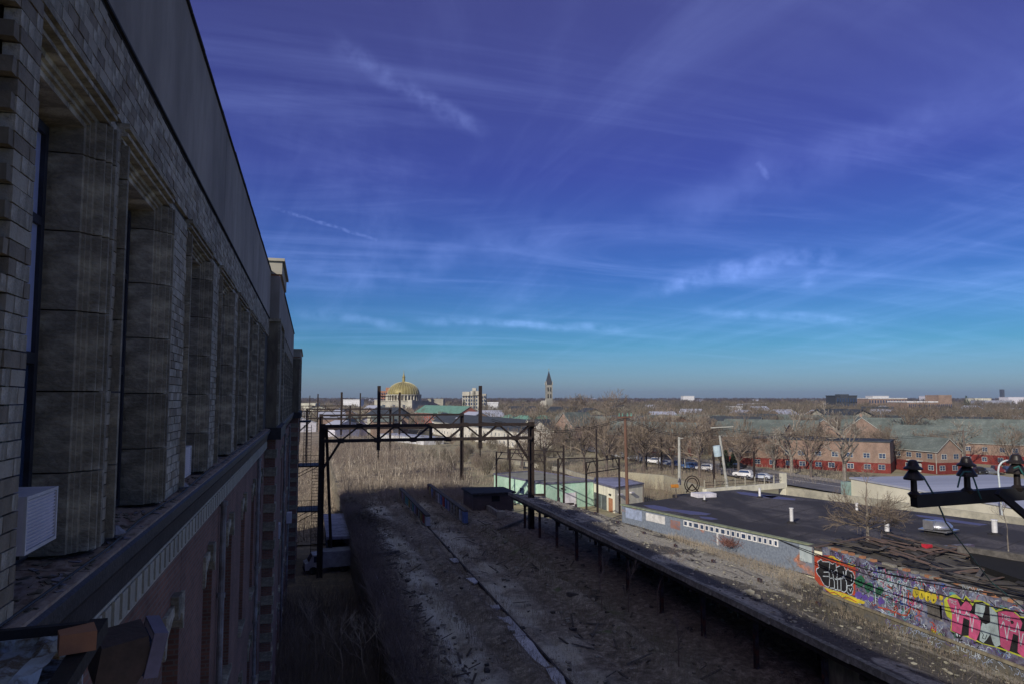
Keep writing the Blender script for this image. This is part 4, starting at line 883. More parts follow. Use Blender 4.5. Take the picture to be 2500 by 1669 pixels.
# dark painted wall under the near end of the canopy
us = root('understorey_wall', 'dark graffitied wall below the canopy at the bottom edge of the view', 'wall', (19.9, 12, RZ))
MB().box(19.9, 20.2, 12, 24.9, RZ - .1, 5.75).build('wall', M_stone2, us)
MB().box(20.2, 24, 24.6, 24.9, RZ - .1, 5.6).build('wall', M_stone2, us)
fr_ = MB()
for z in (.35, .7, 1.05): fr_.box(23.2, 23.26, 36, 66, RZ + z - .03, RZ + z + .03)
for i in range(16): fr_.box(23.18, 23.28, 36 + i * 2, 36.1 + i * 2, RZ, RZ + 1.1)
tag(fr_.build('platform_fence', M_conc), 'low three rail fence seen in the shade beneath the canopy', 'fence')
# ================================================================== GRAFFITI BUILDING
WXX = 24.0
gb = root('graffiti_building', 'ruined low building with bright graffiti all along its wall and a collapsed plank roof', 'building', (WXX, 13, 5.6))
TOP = 8.25
def gp(px, py, e=0.0): p = PX(px, py, WXX - .001 - e); return p
win = [gp(*K('h', 430, 175)), gp(*K('h', 720, 460))]
wy0, wy1 = sorted((win[0].y, win[1].y)); wz0, wz1 = sorted((win[0].z, win[1].z)); wz0 = 6.72; wz1 = 7.35
M_gwall = patchmat('painted_render', (.22,.22,.26), (.10,.12,.20), (.045,.035,.06), 1.6, .42, .56, (1, 1, 1), .3)
w = MB(); Y0, Y1g = 13, 29.95
w.box(WXX, WXX + .3, Y0, wy0, 6.2, TOP).box(WXX, WXX + .3, wy1, Y1g, 6.2, TOP).box(WXX, WXX + .3, wy0, wy1, 6.2, wz0).box(WXX, WXX + .3, wy0, wy1, wz1, TOP)
w.build('wall', M_gwall, gb)
MB().box(WXX + .3, 33, Y1g - .3, Y1g, 3.2, TOP - .3).build('end_wall', M_gwall, gb)
MB().box(WXX - .10, WXX + .3, Y0, Y1g, 6.10, 6.2).build('plinth_ledge', M_stone2, gb); MB().box(WXX - .03, WXX + .3, Y0, Y1g, 3.2, 6.06).build('plinth', patchmat('stained_plinth', (.14,.12,.09), (.09,.08,.06), (.05,.05,.05), 1.5, .45, .6), gb)
MB().box(WXX + .8, WXX + .9, wy0 - 1, wy1 + 1, 6.2, 8).build('dark_interior', M_void, gb)
wn = MB().box(WXX + .05, WXX + .12, wy0, wy1, wz0, wz0 + .05).box(WXX + .05, WXX + .12, wy0 + .9, wy0 + .96, wz0, wz1).build('window_frame', M_conc, gb)
MB().box(WXX + .03, WXX + .07, wy1 - .62, wy1 - .05, wz0, wz1, j=.02).build('board', M_wood2, gb)
def cm(n, c, r=.7): return mat('paint_' + n, tuple(x * .85 for x in c), tuple(x * .5 + .02 for x in c), 3.2, .4, r, lo=.38, hi=.66, bscale=25)
PT = {'black': cm('black', (.015,.014,.018)), 'white': cm('white', (.60,.68,.76)), 'red': cm('red', (.52,.07,.03)), 'yellow': cm('yellow', (.72,.58,.04)), 'lime': cm('lime', (.62,.68,.06)),
      'pink': cm('pink', (.62,.10,.24)), 'silver': cm('silver', (.42,.52,.54)), 'violet': cm('violet', (.14,.08,.42)), 'blue': cm('blue', (.06,.12,.42)), 'green': cm('green', (.03,.17,.09)), 'teal': cm('teal', (.14,.42,.44)), 'orange': cm('orange', (.65,.22,.03)), 'ice': cm('ice', (.40,.48,.68))}
def poly(v, pts, e, m):
    w_ = [gp(*K(v, *q), e) for q in pts]
    b = MB(); n = len(w_); b.add([tuple(q) for q in w_] , [tuple(range(n))]); o = b.build('painted_shape', PT[m], gb, fix=False)
    return o
def ribbon(b, pts, w, mi=0):
    for p, q in zip(pts[:-1], pts[1:]):
        d = q - p
        if d.length < 1e-5: continue
        d.normalize(); s = Vector((0, -d.z, d.y)) * w / 2; e = d * w * .3
        b.add([p + s - e, p - s - e, q - s + e, q + s + e], [(0, 1, 2, 3)], mi)
def line(v, pts, e, m, w, name='painted_line'):
    b = MB(); ribbon(b, [gp(*K(v, *q), e) for q in pts], w); return b.build(name, PT[m], gb, fix=False)
# wild scribble of old tags under the big pieces
names = list(PT); sc = MB()
rnd = random.Random(4)
wts = ['white', 'ice', 'ice', 'white', 'violet', 'blue', 'teal', 'pink', 'black', 'black', 'silver', 'red', 'green']
for k in range(900):
    y = rnd.uniform(13.5, 29.8) if rnd.random() < .8 else rnd.uniform(24, 29); z = rnd.uniform(6.3, 8.15); m = names.index(rnd.choice(wts)); e = .0026 + .000003 * k
    if y > 26.8 and z < 7.7 and rnd.random() < .7: continue
    n = rnd.randint(3, 7); pts = []; a = rnd.uniform(0, 6.28); L = rnd.uniform(.06, .22)
    for _ in range(n):
        pts.append(Vector((WXX - e, y, z))); a += rnd.uniform(-1.9, 1.9); y += L * math.cos(a) * .9; z += L * math.sin(a); z = min(8.2, max(6.23, z)); y = min(29.9, y)
    if any(wy0 - .1 < q.y < wy1 + .1 and wz0 - .1 < q.z < wz1 + .1 for q in pts): continue
    ribbon(sc, pts, rnd.choice((.02, .025, .03, .05)), m)
for k in range(110):
    y = rnd.uniform(14, 29.5); z = rnd.uniform(6.35, 8.1); m = names.index(rnd.choice(wts)); rr = rnd.uniform(.08, .26); e = .003
    if wy0 - .35 < y < wy1 + .35 and z < 7.7: continue
    if y > 26.5: continue
    sc.add([(WXX - .0022 - .00001 * k, min(29.93, y + rr * math.cos(t * .7) * rnd.uniform(.7, 1.2)), min(8.22, max(6.22, z + rr * .6 * math.sin(t * .7) * rnd.uniform(.7, 1.2)))) for t in range(9)], [tuple(range(9))], m)
sc.build('painted_scribbles', [PT[n] for n in names], gb, fix=False)
b = MB()
for k in range(150):
    y = rnd.uniform(13.5, 26); z = rnd.uniform(5.72, 6.0); pts = []; a = rnd.uniform(0, 6.28)
    for _ in range(4): pts.append(Vector((WXX - .036, y, z))); a += rnd.uniform(-1.9, 1.9); y += .1 * math.cos(a); z = min(6.04, max(5.66, z + .12 * math.sin(a)))
    ribbon(b, pts, .02, rnd.choice((0, 0, 1, 2)))
b.build('painted_scribbles', [PT['ice'], PT['violet'], PT['white']], gb, fix=False)
# red block with black throw-up
poly('i', [(300,110), (600,110), (1000,310), (1085,340), (1080,880), (900,850), (480,700), (400,680), (305,560)], .010, 'red')
poly('i', [(380,330), (360,230), (435,185), (450,235), (590,240), (640,265), (710,255), (725,330), (780,300), (860,320), (905,420), (915,400), (940,350), (955,395), (1010,420), (1065,490), (1070,590), (1040,680), (1045,760), (1020,860), (940,860), (880,830), (780,800), (740,790), (620,750), (530,710), (450,630), (420,530), (360,480), (335,410)], .013, 'black')
OUTL = [[(380,350), (340,370), (335,420), (365,480), (410,530), (440,600), (490,680), (560,720), (585,700), (590,560), (580,430), (595,240), (450,230), (432,185), (360,230), (390,340)],
        [(600,250), (640,280), (708,255), (720,370), (740,430), (735,520), (720,560), (770,560), (810,540), (860,520), (895,480), (900,400), (860,320), (790,310), (725,340)],
        [(480,432), (575,432)], [(465,510), (570,515)], [(625,400), (650,460), (665,540)], [(670,430), (700,395), (725,400)], [(850,420), (860,480), (850,510)],
        [(595,550), (650,545), (680,600), (685,740), (600,735)], [(690,560), (740,580), (745,770), (690,765)], [(750,570), (805,565), (810,780), (755,775)], [(815,560), (880,545), (915,620), (915,780), (870,820), (815,790)],
        [(905,480), (910,420), (940,350), (955,400), (1030,430), (1068,520), (1050,640), (985,690), (920,690)], [(1000,480), (1015,540), (1005,600)], [(930,700), (920,800), (970,860), (1020,850), (1045,760), (1030,690), (980,690)], [(960,740), (990,800), (1010,740)]]
for L in OUTL: line('i', L, .016, 'white', .038)
for pts in ([(560,150), (600,120), (680,130), (720,180), (790,210), (800,270), (760,230), (700,200), (650,160), (600,165)], [(900,270), (960,260), (1000,290), (1080,290), (1070,330), (1000,330), (950,310)]): poly('i', pts, .014, 'yellow')
for pts in ([(590,150), (640,150), (680,190)], [(700,210), (750,240), (780,270)], [(930,290), (990,320), (1040,310)]): line('i', pts, .017, 'orange', .03)
poly('i', [(470,715), (700,790), (880,840), (1270,1000), (1250,1040), (1000,1020), (860,950), (620,850)], .008, 'yellow')
line('i', [(500,760), (600,830), (680,820), (760,870), (850,930), (950,920), (1100,1000)], .012, 'red', .04); line('i', [(640,870), (760,880), (830,930), (900,900)], .0125, 'green', .03)
for cx_, cyy, rr in ((1145, 870, 65), (1262, 915, 52), (1380, 948, 50), (1570, 985, 60)):
    poly('i', [(cx_ + rr * rnd.uniform(.8, 1.3) * math.cos(t * .628), cyy + rr * rnd.uniform(.85, 1.35) * math.sin(t * .628)) for t in range(10)], .012, 'violet')
for cx_, cyy, rr in ((1170, 600, 90), (1350, 720, 80), (1540, 790, 75)):
    poly('i', [(cx_ + rr * rnd.uniform(.8, 1.35) * math.cos(t * .628), cyy + rr * rnd.uniform(.9, 1.5) * math.sin(t * .628)) for t in range(10)], .011, 'green'); line('i', [(cx_ + rr * .4 * math.cos(t * .7), cyy + rr * .4 * math.sin(t * .7)) for t in range(10)], .014, 'black', .03)
line('i', [(1450,680), (1460,850), (1475,1040)], .015, 'white', .04); line('i', [(1520,1100), (1750,1160), (1960,1250), (2070,1260), (2140,1110), (2090,1020), (2100,820)], .015, 'red', .05)
line('i', [(1470,1130), (1650,1220), (1850,1290)], .0155, 'ice', .035)
# large tag strokes
for L in ([(1520,500), (1540,660), (1510,600), (1590,590)], [(1600,620), (1650,560), (1680,690)], [(1640,640), (1720,650)], [(1720,520), (1730,640)], [(1790,500), (1760,700)], [(1800,560), (1860,720)], [(1930,640), (1920,780)], [(1960,660), (2020,760), (2050,680)], [(2000,800), (2020,1230)]): line('i', L, .0165, 'white', .035)
# yellow bubble word
for (cx_, t) in ((0, 'E'), (1, 'A'), (2, 'R'), (3, 'D')):
    u = 1200 + cx_ * 63; v_ = 540 + cx_ * 21
    poly('g', [(u + 34 * math.cos(k * .524), v_ + 58 * math.sin(k * .524)) for k in range(12)], .014, 'yellow')
    line('g', {'E': [(u - 8, v_ - 10), (u + 8, v_ + 30), (u + 20, v_ + 20)], 'A': [(u - 10, v_ + 40), (u, v_ - 10), (u + 10, v_ + 40)], 'R': [(u, v_ + 50), (u, v_), (u + 12, v_ + 8), (u + 2, v_ + 20), (u + 14, v_ + 50)], 'D': [(u - 4, v_ + 10), (u + 8, v_ + 20), (u - 4, v_ + 32), (u - 4, v_ + 10)]}[t], .017, 'black', .025)
poly('g', [(1452,575), (1480,575), (1492,605), (1475,630), (1450,620)], .014, 'yellow'); poly('g', [(1462,645), (1488,650), (1492,680), (1468,675)], .014, 'yellow')
# the big three-letter piece: lime field, black shadow, pink / silver letters
poly('h', [(790,50), (905,0), (960,0), (1085,100), (1130,15), (1260,150), (1280,85), (1420,110), (1530,160), (1660,280), (1750,230), (1840,240), (1960,280), (2080,380), (2300,420), (2300,1180), (2148,1110), (1700,940), (1420,860), (1160,750), (860,635), (880,440), (800,380), (760,260), (750,90)], .008, 'lime')
poly('h', [(820,60), (990,70), (1090,130), (1130,50), (1250,200), (1290,130), (1420,120), (1520,200), (1650,310), (1800,260), (1960,300), (2080,400), (2300,440), (2300,1150), (2148,1080), (1740,930), (1420,850), (1180,720), (1050,720), (880,630), (890,330)], .011, 'black')
poly('h', [(800,95), (860,60), (985,90), (1040,215), (1135,100), (1230,190), (1235,250), (1190,320), (1320,360), (1390,450), (1385,620), (1310,810), (1180,740), (1195,450), (1090,400), (1050,700), (880,625), (890,330)], .015, 'pink')
poly('h', [(1305,140), (1475,165), (1460,280), (1420,400), (1290,340)], .0152, 'silver'); poly('h', [(1540,190), (1680,330), (1700,600), (1735,880), (1650,925), (1600,830), (1560,690), (1500,780), (1440,845), (1370,800), (1395,570), (1420,490), (1480,520), (1560,490)], .0152, 'silver')
poly('h', [(1690,300), (1830,290), (1960,310), (2060,380), (2120,500), (2080,640), (2300,660), (2300,1160), (2120,1090), (2035,1000), (2050,720), (1960,680), (1890,1000), (1740,900), (1720,640), (1700,400)], .015, 'pink')
poly('h', [(1900,450), (1960,460), (1975,500), (1930,520)], .018, 'black')
for L in ([(895,325), (930,330), (955,205), (990,490), (1025,240), (1040,340), (1125,360), (1145,285), (1165,370), (1195,320), (1240,650), (1270,380), (1350,440)], [(1740,580), (1790,460), (1810,560), (1850,800), (1890,530), (1900,620), (2000,650), (2035,490), (2055,600), (2090,900), (2130,690), (2300,700)]): line('h', L, .019, 'white', .032)
line('h', [(1395,640), (1440,700), (1420,760), (1470,780), (1500,700)], .019, 'black', .025)
def letters(v, txt, x, y, w, h, sk, e, m, lw):
    G = {'T': [[(0, 0), (1, 0)], [(.5, 0), (.5, 1)]], 'R': [[(0, 1), (0, 0), (.9, .1), (.8, .45), (0, .5), (1, 1)]], 'S': [[(1, .05), (.2, 0), (0, .3), (.9, .6), (.8, 1), (0, .95)]], 'G': [[(1, .1), (.3, 0), (0, .5), (.3, 1), (1, .9), (1, .5), (.6, .5)]],
         'M': [[(0, 1), (0, 0), (.5, .6), (1, 0), (1, 1)]], 'E': [[(1, 0), (0, 0), (0, 1), (1, 1)], [(0, .5), (.8, .5)]], 'H': [[(0, 0), (0, 1)], [(1, 0), (1, 1)], [(0, .5), (1, .5)]], 'O': [[(.5, 0), (0, .4), (.2, .95), (.8, .95), (1, .4), (.5, 0)]], 'D': [[(0, 0), (0, 1), (.9, .8), (1, .2), (0, 0)]],
         'A': [[(0, 1), (.5, 0), (1, 1)], [(.2, .6), (.8, .6)]], 'N': [[(0, 1), (0, 0), (1, 1), (1, 0)]], 'P': [[(0, 1), (0, 0), (1, .1), (.9, .5), (0, .55)]], 'B': [[(0, 0), (0, 1), (.9, .9), (.9, .55), (0, .5), (.8, .4), (.8, .05), (0, 0)]], 'Z': [[(0, 0), (1, 0), (0, 1), (1, 1)]], 'J': [[(0, 0), (1, 0)], [(.6, 0), (.6, 1), (0, .8)]], 'W': [[(0, 0), (.25, 1), (.5, .4), (.75, 1), (1, 0)]], 'V': [[(0, 0), (.5, 1), (1, 0)]]}
    for i, ch in enumerate(txt):
        b = MB()
        for st in G.get(ch, []): ribbon(b, [gp(*K(v, x + i * w * 1.25 + a * w, y + i * w * 1.25 * sk + a * w * sk + c * h), e) for a, c in st], lw)
        if b.f: b.build('painted_letter', PT[m], gb, fix=False)
letters('h', 'TRS', 835, 75, 38, 60, .35, .019, 'white', .022); letters('h', 'TGS', 1750, 335, 45, 75, .35, .019, 'white', .025)
letters('h', 'METHOD', 130, 520, 38, 90, .40, .040, 'ice', .022); letters('h', 'NAZPEN', 925, 760, 60, 160, .45, .040, 'white', .025); letters('h', 'BOO', 540, 600, 50, 80, .5, .0405, 'lime', .02)
letters('g', 'NOVE', 1700, 460, 45, 55, .28, .02, 'white', .03); letters('g', 'KAWA', 815, 385, 40, 60, .3, .018, 'white', .03)
# collapsed plank roof of that building
def rz(x, y): return TOP + .02 - .018 * (x - WXX) + .10 * nz2(x, y, .5) + .08 * nz2(x, y, 1.6, 2)
V = []; nx, ny = 24, 60
def rxr(y): return 33.2 - (y - 26) * .6 if y > 20 else 37
for j in range(ny + 1):
    y = 13 + (Y1g + 1.2 - 13) * j / ny
    for i in range(nx + 1): x = WXX + .1 + (rxr(y) - WXX) * i / nx; V.append((x, y, rz(x, y) - .12))
MB().add(V, [(j * (nx + 1) + i, j * (nx + 1) + i + 1, (j + 1) * (nx + 1) + i + 1, (j + 1) * (nx + 1) + i) for j in range(ny) for i in range(nx)]).build('roof_felt', patchmat('torn_felt', (.10,.09,.075), (.06,.055,.05), (.02,.018,.018), .8, .42, .6, (1, 1, 1)), gb, fix=False)
pk = [MB().bar((0, -.5, 0), (0, .5, 0), .16, .03).mesh('plank', m) for m in (M_wood, M_wood2, M_tar, mat('rust_plank', (.15,.10,.085), (.09,.07,.06), 4, .4))]
for k in range(240):
    y = random.uniform(14, 30.6); x = random.uniform(WXX + .1, rxr(y) - .5); a = random.gauss(.05, .14) if random.random() < .65 else random.uniform(-1.5, 1.5)
    piece('plank', random.choice(pk), gb, (x - WXX, y - 13, rz(x, y) - 5.6 + random.uniform(-.05, .1)), rot=(random.gauss(0, .03), random.gauss(0, .12), a), scl=(random.uniform(.6, 1.6), random.uniform(.6, 2.6), 1))
for x in (WXX + .12,):
    y = 13.2
    while y < 29.6: piece('wall_brick', MB().box(-.1, .1, 0, .21, 0, .10, j=.01).mesh('wall_brick', M_orange if random.random() < .35 else M_conc), gb, (.15, y - 13, TOP - 5.6)) if random.random() < .75 else None; y += .225
for (a, b_) in (((2118, 1308), (2235, 1342)), ((2168, 1302), (2330, 1345)), ((1990, 1335), (2118, 1309)), ((2235, 1360), (2360, 1332))):
    MB().bar(P(*a, 8.25), P(*b_, 8.3), .09, .06).build('loose_lath', mat('rust_plank', (.2, .1, .08)), gb)
# dark hollow at the right, painted in as a black slab
q = [P(2365, 1345, 8.4), P(2520, 1372, 8.4), P(2520, 1420, 8.4), P(2380, 1372, 8.4)]
MB().prism([(v.x, v.y) for v in q], 'z', 8.1, 8.36).build('hollow_dark', M_void, gb)
MB().bar(P(2340, 1338, 8.45), P(2560, 1368, 8.45), .35, .3).build('fallen_beam', M_wood2, gb)
p = P(*K('c', 1487, 482), 8.3); tag(MB().box(p.x - .2, p.x + .2, p.y - .12, p.y + .12, p.z - .1, p.z + .05, j=.03).build('red_scrap', cm('signal', (.75, .03, .06))), 'small bright red scrap lying on the plank roof', 'scrap')
# ================================================================== BLACK ROOF BUILDING
RT = 7.0
near0 = P(1521, 1231, RT); near1 = P(1987, 1330, RT); f0 = P(1808, 1193, RT); st = P(1659, 1212, RT); far1 = P(2500, 1281, RT); far1 = f0 + (far1 - f0) * 1.5; n2 = near0 + (near1 - near0) * 1.9
br = root('black_roof_building', 'long low building with flat black tar roof and a band of small white windows', 'building', (near0.x, near0.y, RT))
rp_ = [near0, st, st + (f0 - st) * .02 + Vector((0, 1.5, 0)), f0, far1, n2]
MB().prism([(v.x, v.y) for v in rp_], 'z', RT - .25, RT).build('roof', patchmat('tar_roof', (.028,.023,.022), (.016,.014,.015), (.045,.040,.040), .25, .50, .60, (1, .6, 1), .5, .8), br)
_u = (near1 - near0).normalized(); _d = (f0 - near0)
for i in range(1, 15):
    a_ = near0.lerp(n2, i / 15); b2_ = (st if i < 2 else f0.lerp(far1, (i - 1) / 14)); b2_ = a_.lerp(b2_, .93); a_ = a_.lerp(b2_, .03)
    MB().add([(a_.x, a_.y, RT + .006), (a_.x + .10 * _u.x, a_.y + .10 * _u.y, RT + .006), (b2_.x + .10 * _u.x, b2_.y + .10 * _u.y, RT + .006), (b2_.x, b2_.y, RT + .006)], [(0, 1, 2, 3)]).build('felt_seam', mat('felt_seam', (.06,.055,.055), (.03,.028,.028), 1.5, .3), br, fix=False)
MB().prism([(v.x + (.15 if i < 1 else 0), v.y - (.12 if 0 < i < 4 else 0)) for i, v in enumerate(rp_)], 'z', GL, RT - .25).build('building_mass', M_cream, br)
u = (near1 - near0); Lw = u.length; u.normalize(); nrm = Vector((u.y, -u.x, 0));
if nrm.x > 0: nrm = -nrm
M_bwall = patchmat('blue_grey_render', (.17,.20,.25), (.12,.145,.19), (.20,.09,.06), .5, .60, .68, (1, 1, 1), .3)
def wl(t0, t1, z0, z1, o0, o1, name, m):
    a = near0 + u * t0; b_ = near0 + u * t1
    pts = [a + nrm * o0, b_ + nrm * o0, b_ + nrm * o1, a + nrm * o1]
    return MB().prism([(p.x, p.y) for p in pts], 'z', z0, z1).build(name, m, br)
wl(0, Lw, 5.3, RT - .0, .0, .12, 'wall', M_bwall); wl(-.1, Lw + .1, RT - .02, RT + .07, -.1, .22, 'parapet_coping', mat('mossy_coping', (.22,.25,.17), (.14,.16,.11), 3, .3))
# band of windows
tt = [K('d', 1215, 0)[0]]
def tpar(px):   # parameter along the wall where a pixel column meets the roof edge line
    best = min(range(0, 401), key=lambda k: abs(proj(near0 + u * Lw * k / 400)[0] - px)); return Lw * best / 400
def proj(p):
    d = p - C0; return CX + F * d.dot(rgt) / d.dot(fwd), CY - F * d.dot(upv) / d.dot(fwd)
wl(tpar(1580), tpar(1627), RT - .75, RT - .18, .12, .15, 'white_board', M_white)
wl(tpar(1955), tpar(1985), RT - 1.0, RT - .1, .12, .15, 'white_board', mat('grey_board', (.42,.48,.50), (.32,.38,.40), 2))
xs = [1672, 1684, 1696] + [1712, 1724, 1736, 1748, 1762, 1776, 1788, 1800, 1812] + [1827, 1840, 1853, 1866, 1879, 1892, 1905]
for a, b_ in zip(xs[:-1], xs[1:]):
    t0, t1 = tpar(a), tpar(b_); 
    f = wl(t0 + .03, t1 - .03, RT - .52, RT - .12, .12, .16, 'window', M_white); wl(t0 + .11, t1 - .11, RT - .45, RT - .19, .16, .17, 'pane', M_glass).parent = br
for px in (1754,): wl(tpar(px), tpar(px) + .12, RT - 1.3, RT - .5, .13, .2, 'white_pipe', M_white)
wl(tpar(1530), tpar(1570), RT - .9, RT - .15, .12, .13, 'mural_patch', PT['ice']); wl(tpar(1640), tpar(1664), RT - .9, RT - .3, .12, .13, 'mural_patch', mat('faded_mural', (.3,.14,.1), (.18,.16,.2), 5))
# puddles standing on the roof
def puddle(v, pts, lb):
    w_ = [P(*K(v, *q), RT + .006) for q in pts]; tag(MB().prism([(p.x, p.y) for p in w_], 'z', RT + .002, RT + .012).build('puddle', M_water), lb, 'puddle')
puddle('a', [(1245,1182), (1330,1180), (1420,1195), (1480,1213), (1560,1220), (1700,1235), (1800,1252), (1760,1262), (1620,1256), (1500,1232), (1400,1225), (1300,1205)], 'long blue puddle on the near left of the black roof')
puddle('a', [(1700,1272), (1800,1280), (1860,1296), (1800,1300), (1720,1287)], 'small blue puddle just right of the long one on the black roof')
puddle('a', [(2000,1070), (2120,1078), (2230,1095), (2349,1110), (2300,1122), (2160,1108), (2040,1090)], 'thin blue puddle along the far edge of the black roof')
puddle('b', [(180,1100), (330,1108), (480,1130), (470,1140), (300,1128)], 'blue puddle beside the thin one along the far edge of the black roof')
puddle('c', [(1390,240), (1560,258), (1760,290), (1960,318), (1900,325), (1700,300), (1560,280), (1420,255)], 'blue puddle behind the silver roof ventilator')
# vent pipes
for px, py, h, rr, lb in ((1855, 1213, .75, .10, 'thin white vent pipe at the far edge of the black roof'), (1933, 1275, .95, .12, 'white vent pipe standing in the middle of the black roof'), (2092, 1248, .6, .1, 'small white vent pipe behind the spreading bare tree'), (2429, 1303, .85, .16, 'fat white vent pipe right of the silver roof ventilator'), (2166, 1300, .7, .14, 'short pale vent pipe beside the trunk of the bare tree'), (1720, 1222, .4, .08, 'small vent pipe on the left part of the black roof')):
    p = P(px, py, RT); r = root('vent_pipe', lb, 'vent pipe', tuple(p)); MB().cone((0, 0, 0), (0, 0, h), rr, rr, 12, cap=True).build('pipe', M_white, r, world=False); MB().lathe([(rr * 2.6, 0), (rr * 2.6, .03), (rr * 1.2, .12)], n=12).build('flashing', M_tar, r, world=False); MB().cone((0, 0, h), (0, 0, h + .05), rr * 1.25, rr * 1.25, 12, cap=True).build('rim', M_white, r, world=False)
p = P(2292, 1300, RT); r = root('roof_ventilator', 'shiny silver dome shaped roof ventilator on the black roof', 'ventilator', tuple(p), R(20))
MB().lathe([(.75, .32), (.80, .38), (.78, .5), (.6, .68), (.3, .78), (.05, .8)], n=24).build('hood', M_alum, r, world=False, smooth=True); MB().box(-.6, .6, -.6, .6, 0, .34).build('kerb', M_tar, r, world=False); MB().box(-.85, .85, -.85, .85, .2, .26).build('flange', M_alum, r, world=False); MB().box(-.95, -.5, -.1, .5, .3, .85).build('duct', M_alum, r, world=False)
# hatch and dish at the far left corner of the roof
p = P(1718, 1211, RT); tag(MB().box(p.x - .9, p.x + .9, p.y - .6, p.y + .6, p.z - .3, p.z + .35, j=.03).build('roof_hatch', M_acwhite), 'pale box hatch at the far left corner of the black roof', 'hatch')
p = P(1690, 1200, RT); r = root('roof_winch', 'round coiled winch on the far left corner of the black roof', 'winch', tuple(p))
for rr in (.75, .55): MB().tube([(rr * math.cos(t * .52), 0, .7 + rr * math.sin(t * .52)) for t in range(13)], .05, 6).build('hoop', M_steel, r, world=False)
MB().bar((-.6, 0, 0), (0, 0, .7), .1).bar((.6, 0, 0), (0, 0, .7), .1).build('stand', M_steel, r, world=False)
# the spreading bare tree growing through the ruin
random.seed(21)
def spreading(name, lb, p, h, R0):
    t = root(name, lb, 'tree', tuple(p)); MB().cone((0, 0, -1.5), (0, 0, .7), .09, .075, 6).cone((0, 0, .7), (.02, 0, h), .06, .02, 5).build('trunk', M_bark, t, world=False, fix=False)
    c = MB()
    for k in range(11):
        a = k * 2.4; d = Vector((math.cos(a), math.sin(a), .28)).normalized(); twigtree(c, Vector((0, 0, .3 + .07 * k)), d, R0 * random.uniform(.3, .4), .038, 4, .42, .80, up=.05, mid=3)
    c.build('crown', M_twig, t, world=False, fix=False)
spreading('bare_tree', 'wide spreading bare tree growing out of the plank roof before the black roof', P(2119, 1306, 8.1), 2.6, 2.6)
sapling('bare_tree', 'thin bare sapling at the right edge growing through the plank roof', 'tree', P(2462, 1340, 8.3), 2.2, 4, .03, M_bark, .5)
sapling('bare_tree', 'slim bare tree in front of the pale end of the white store wall', 'tree', P(2115, 1250, RT - 3), 4.6, 5, .06, M_twig, .6)
random.seed(5)
# ================================================================== INSULATOR ARM
D0 = 8.6
def J(x, y, D=D0): return PD(*K('j', x, y), D)
def V3(p): return Vector(p)
arm0 = J(240, 790); arm1 = J(2900, 600, D0 + .25)
ip = root('insulator_arm', 'dark steel cross arm carrying three bell insulators at the right edge', 'cross arm', tuple(arm0))
MB().bar(arm0, arm1, .12, .152).build('arm_beam', M_black, ip)
MB().bar(J(1850, 620, D0 - .08), J(3000, 1600, D0 - .08), .07, .07).build('brace', M_black, ip)
for k, (x, yb) in enumerate(((250, 660), (1270, 590), (2225, 535))):
    p = J(x, yb, D0 + .08 * k); ins = root('insulator', None, None); ins.parent = ip; ins.location = p - Vector(ip.location)

    s = .00205 * 2.55
    pr = [(9, -8), (14, 0), (7, 6), (6.5, 30), (21, 32), (21, 36), (12, 50), (9, 54), (20, 55), (20, 58), (13, 63), (10, 72), (7, 76), (1, 77)]
    MB().lathe([(a * s, c * s) for a, c in pr], n=20).build('bell', mat('brown_porcelain', (.025,.02,.02), (.018,.015,.015), 4, 0, .4), ins, world=False, smooth=False)
gw = mat('verdigris_wire', (.03,.13,.12), (.02,.08,.075), 4, 0, .5)
for pts, lb in (([J(150, 240), J(330, 250), J(430, 340), J(610, 650), J(720, 880), J(800, 1060), J(850, 1200, D0 + 1), PD(2420, 1420, 13), PD(2520, 1500, 14)], 'green copper wire drooping from the leftmost insulator'),
                ([J(1080, 540), J(1130, 330), J(1200, 230), J(1330, 240), J(1400, 400), J(1460, 580), J(1530, 760)], 'short green copper wire looped over the middle insulator'),
                ([J(2150, 170), J(2250, 130), J(2320, 260), J(2500, 480)], 'green copper wire over the right insulator')):
    tag(MB().tube(pts, .0065 * 1.5, 6).build('copper_wire', gw), lb, 'wire')
pp = J(2900, 600, D0 + .25); ph = root('signal_pole', 'dark pole just outside the right edge that carries the insulator arm', 'pole', (pp.x, pp.y, RZ))
MB().cone((0, 0, -.2), (0, 0, pp.z - RZ + .9), .14, .11, 10, cap=True).build('shaft', M_black, ph, world=False)
# wires running over the graffiti wall
for k, (a, b_) in enumerate((((1900, 1316), (2520, 1500)), ((1906, 1318), (2520, 1462)), ((1990, 1352), (2520, 1430)))):
    A = P(*a, 8.3) if k < 3 else None; B_ = PD(b_[0], b_[1], 22); pts = [A.lerp(B_, t / 14) - Vector((0, 0, .35 * math.sin(math.pi * t / 14))) for t in range(15)]
    tag(MB().tube(pts, .022, 5).build('black_wire', M_black), ('lower black cable sagging above the graffiti wall', 'middle black cable sagging above the graffiti wall', 'upper black cable over the plank roof')[k], 'wire')
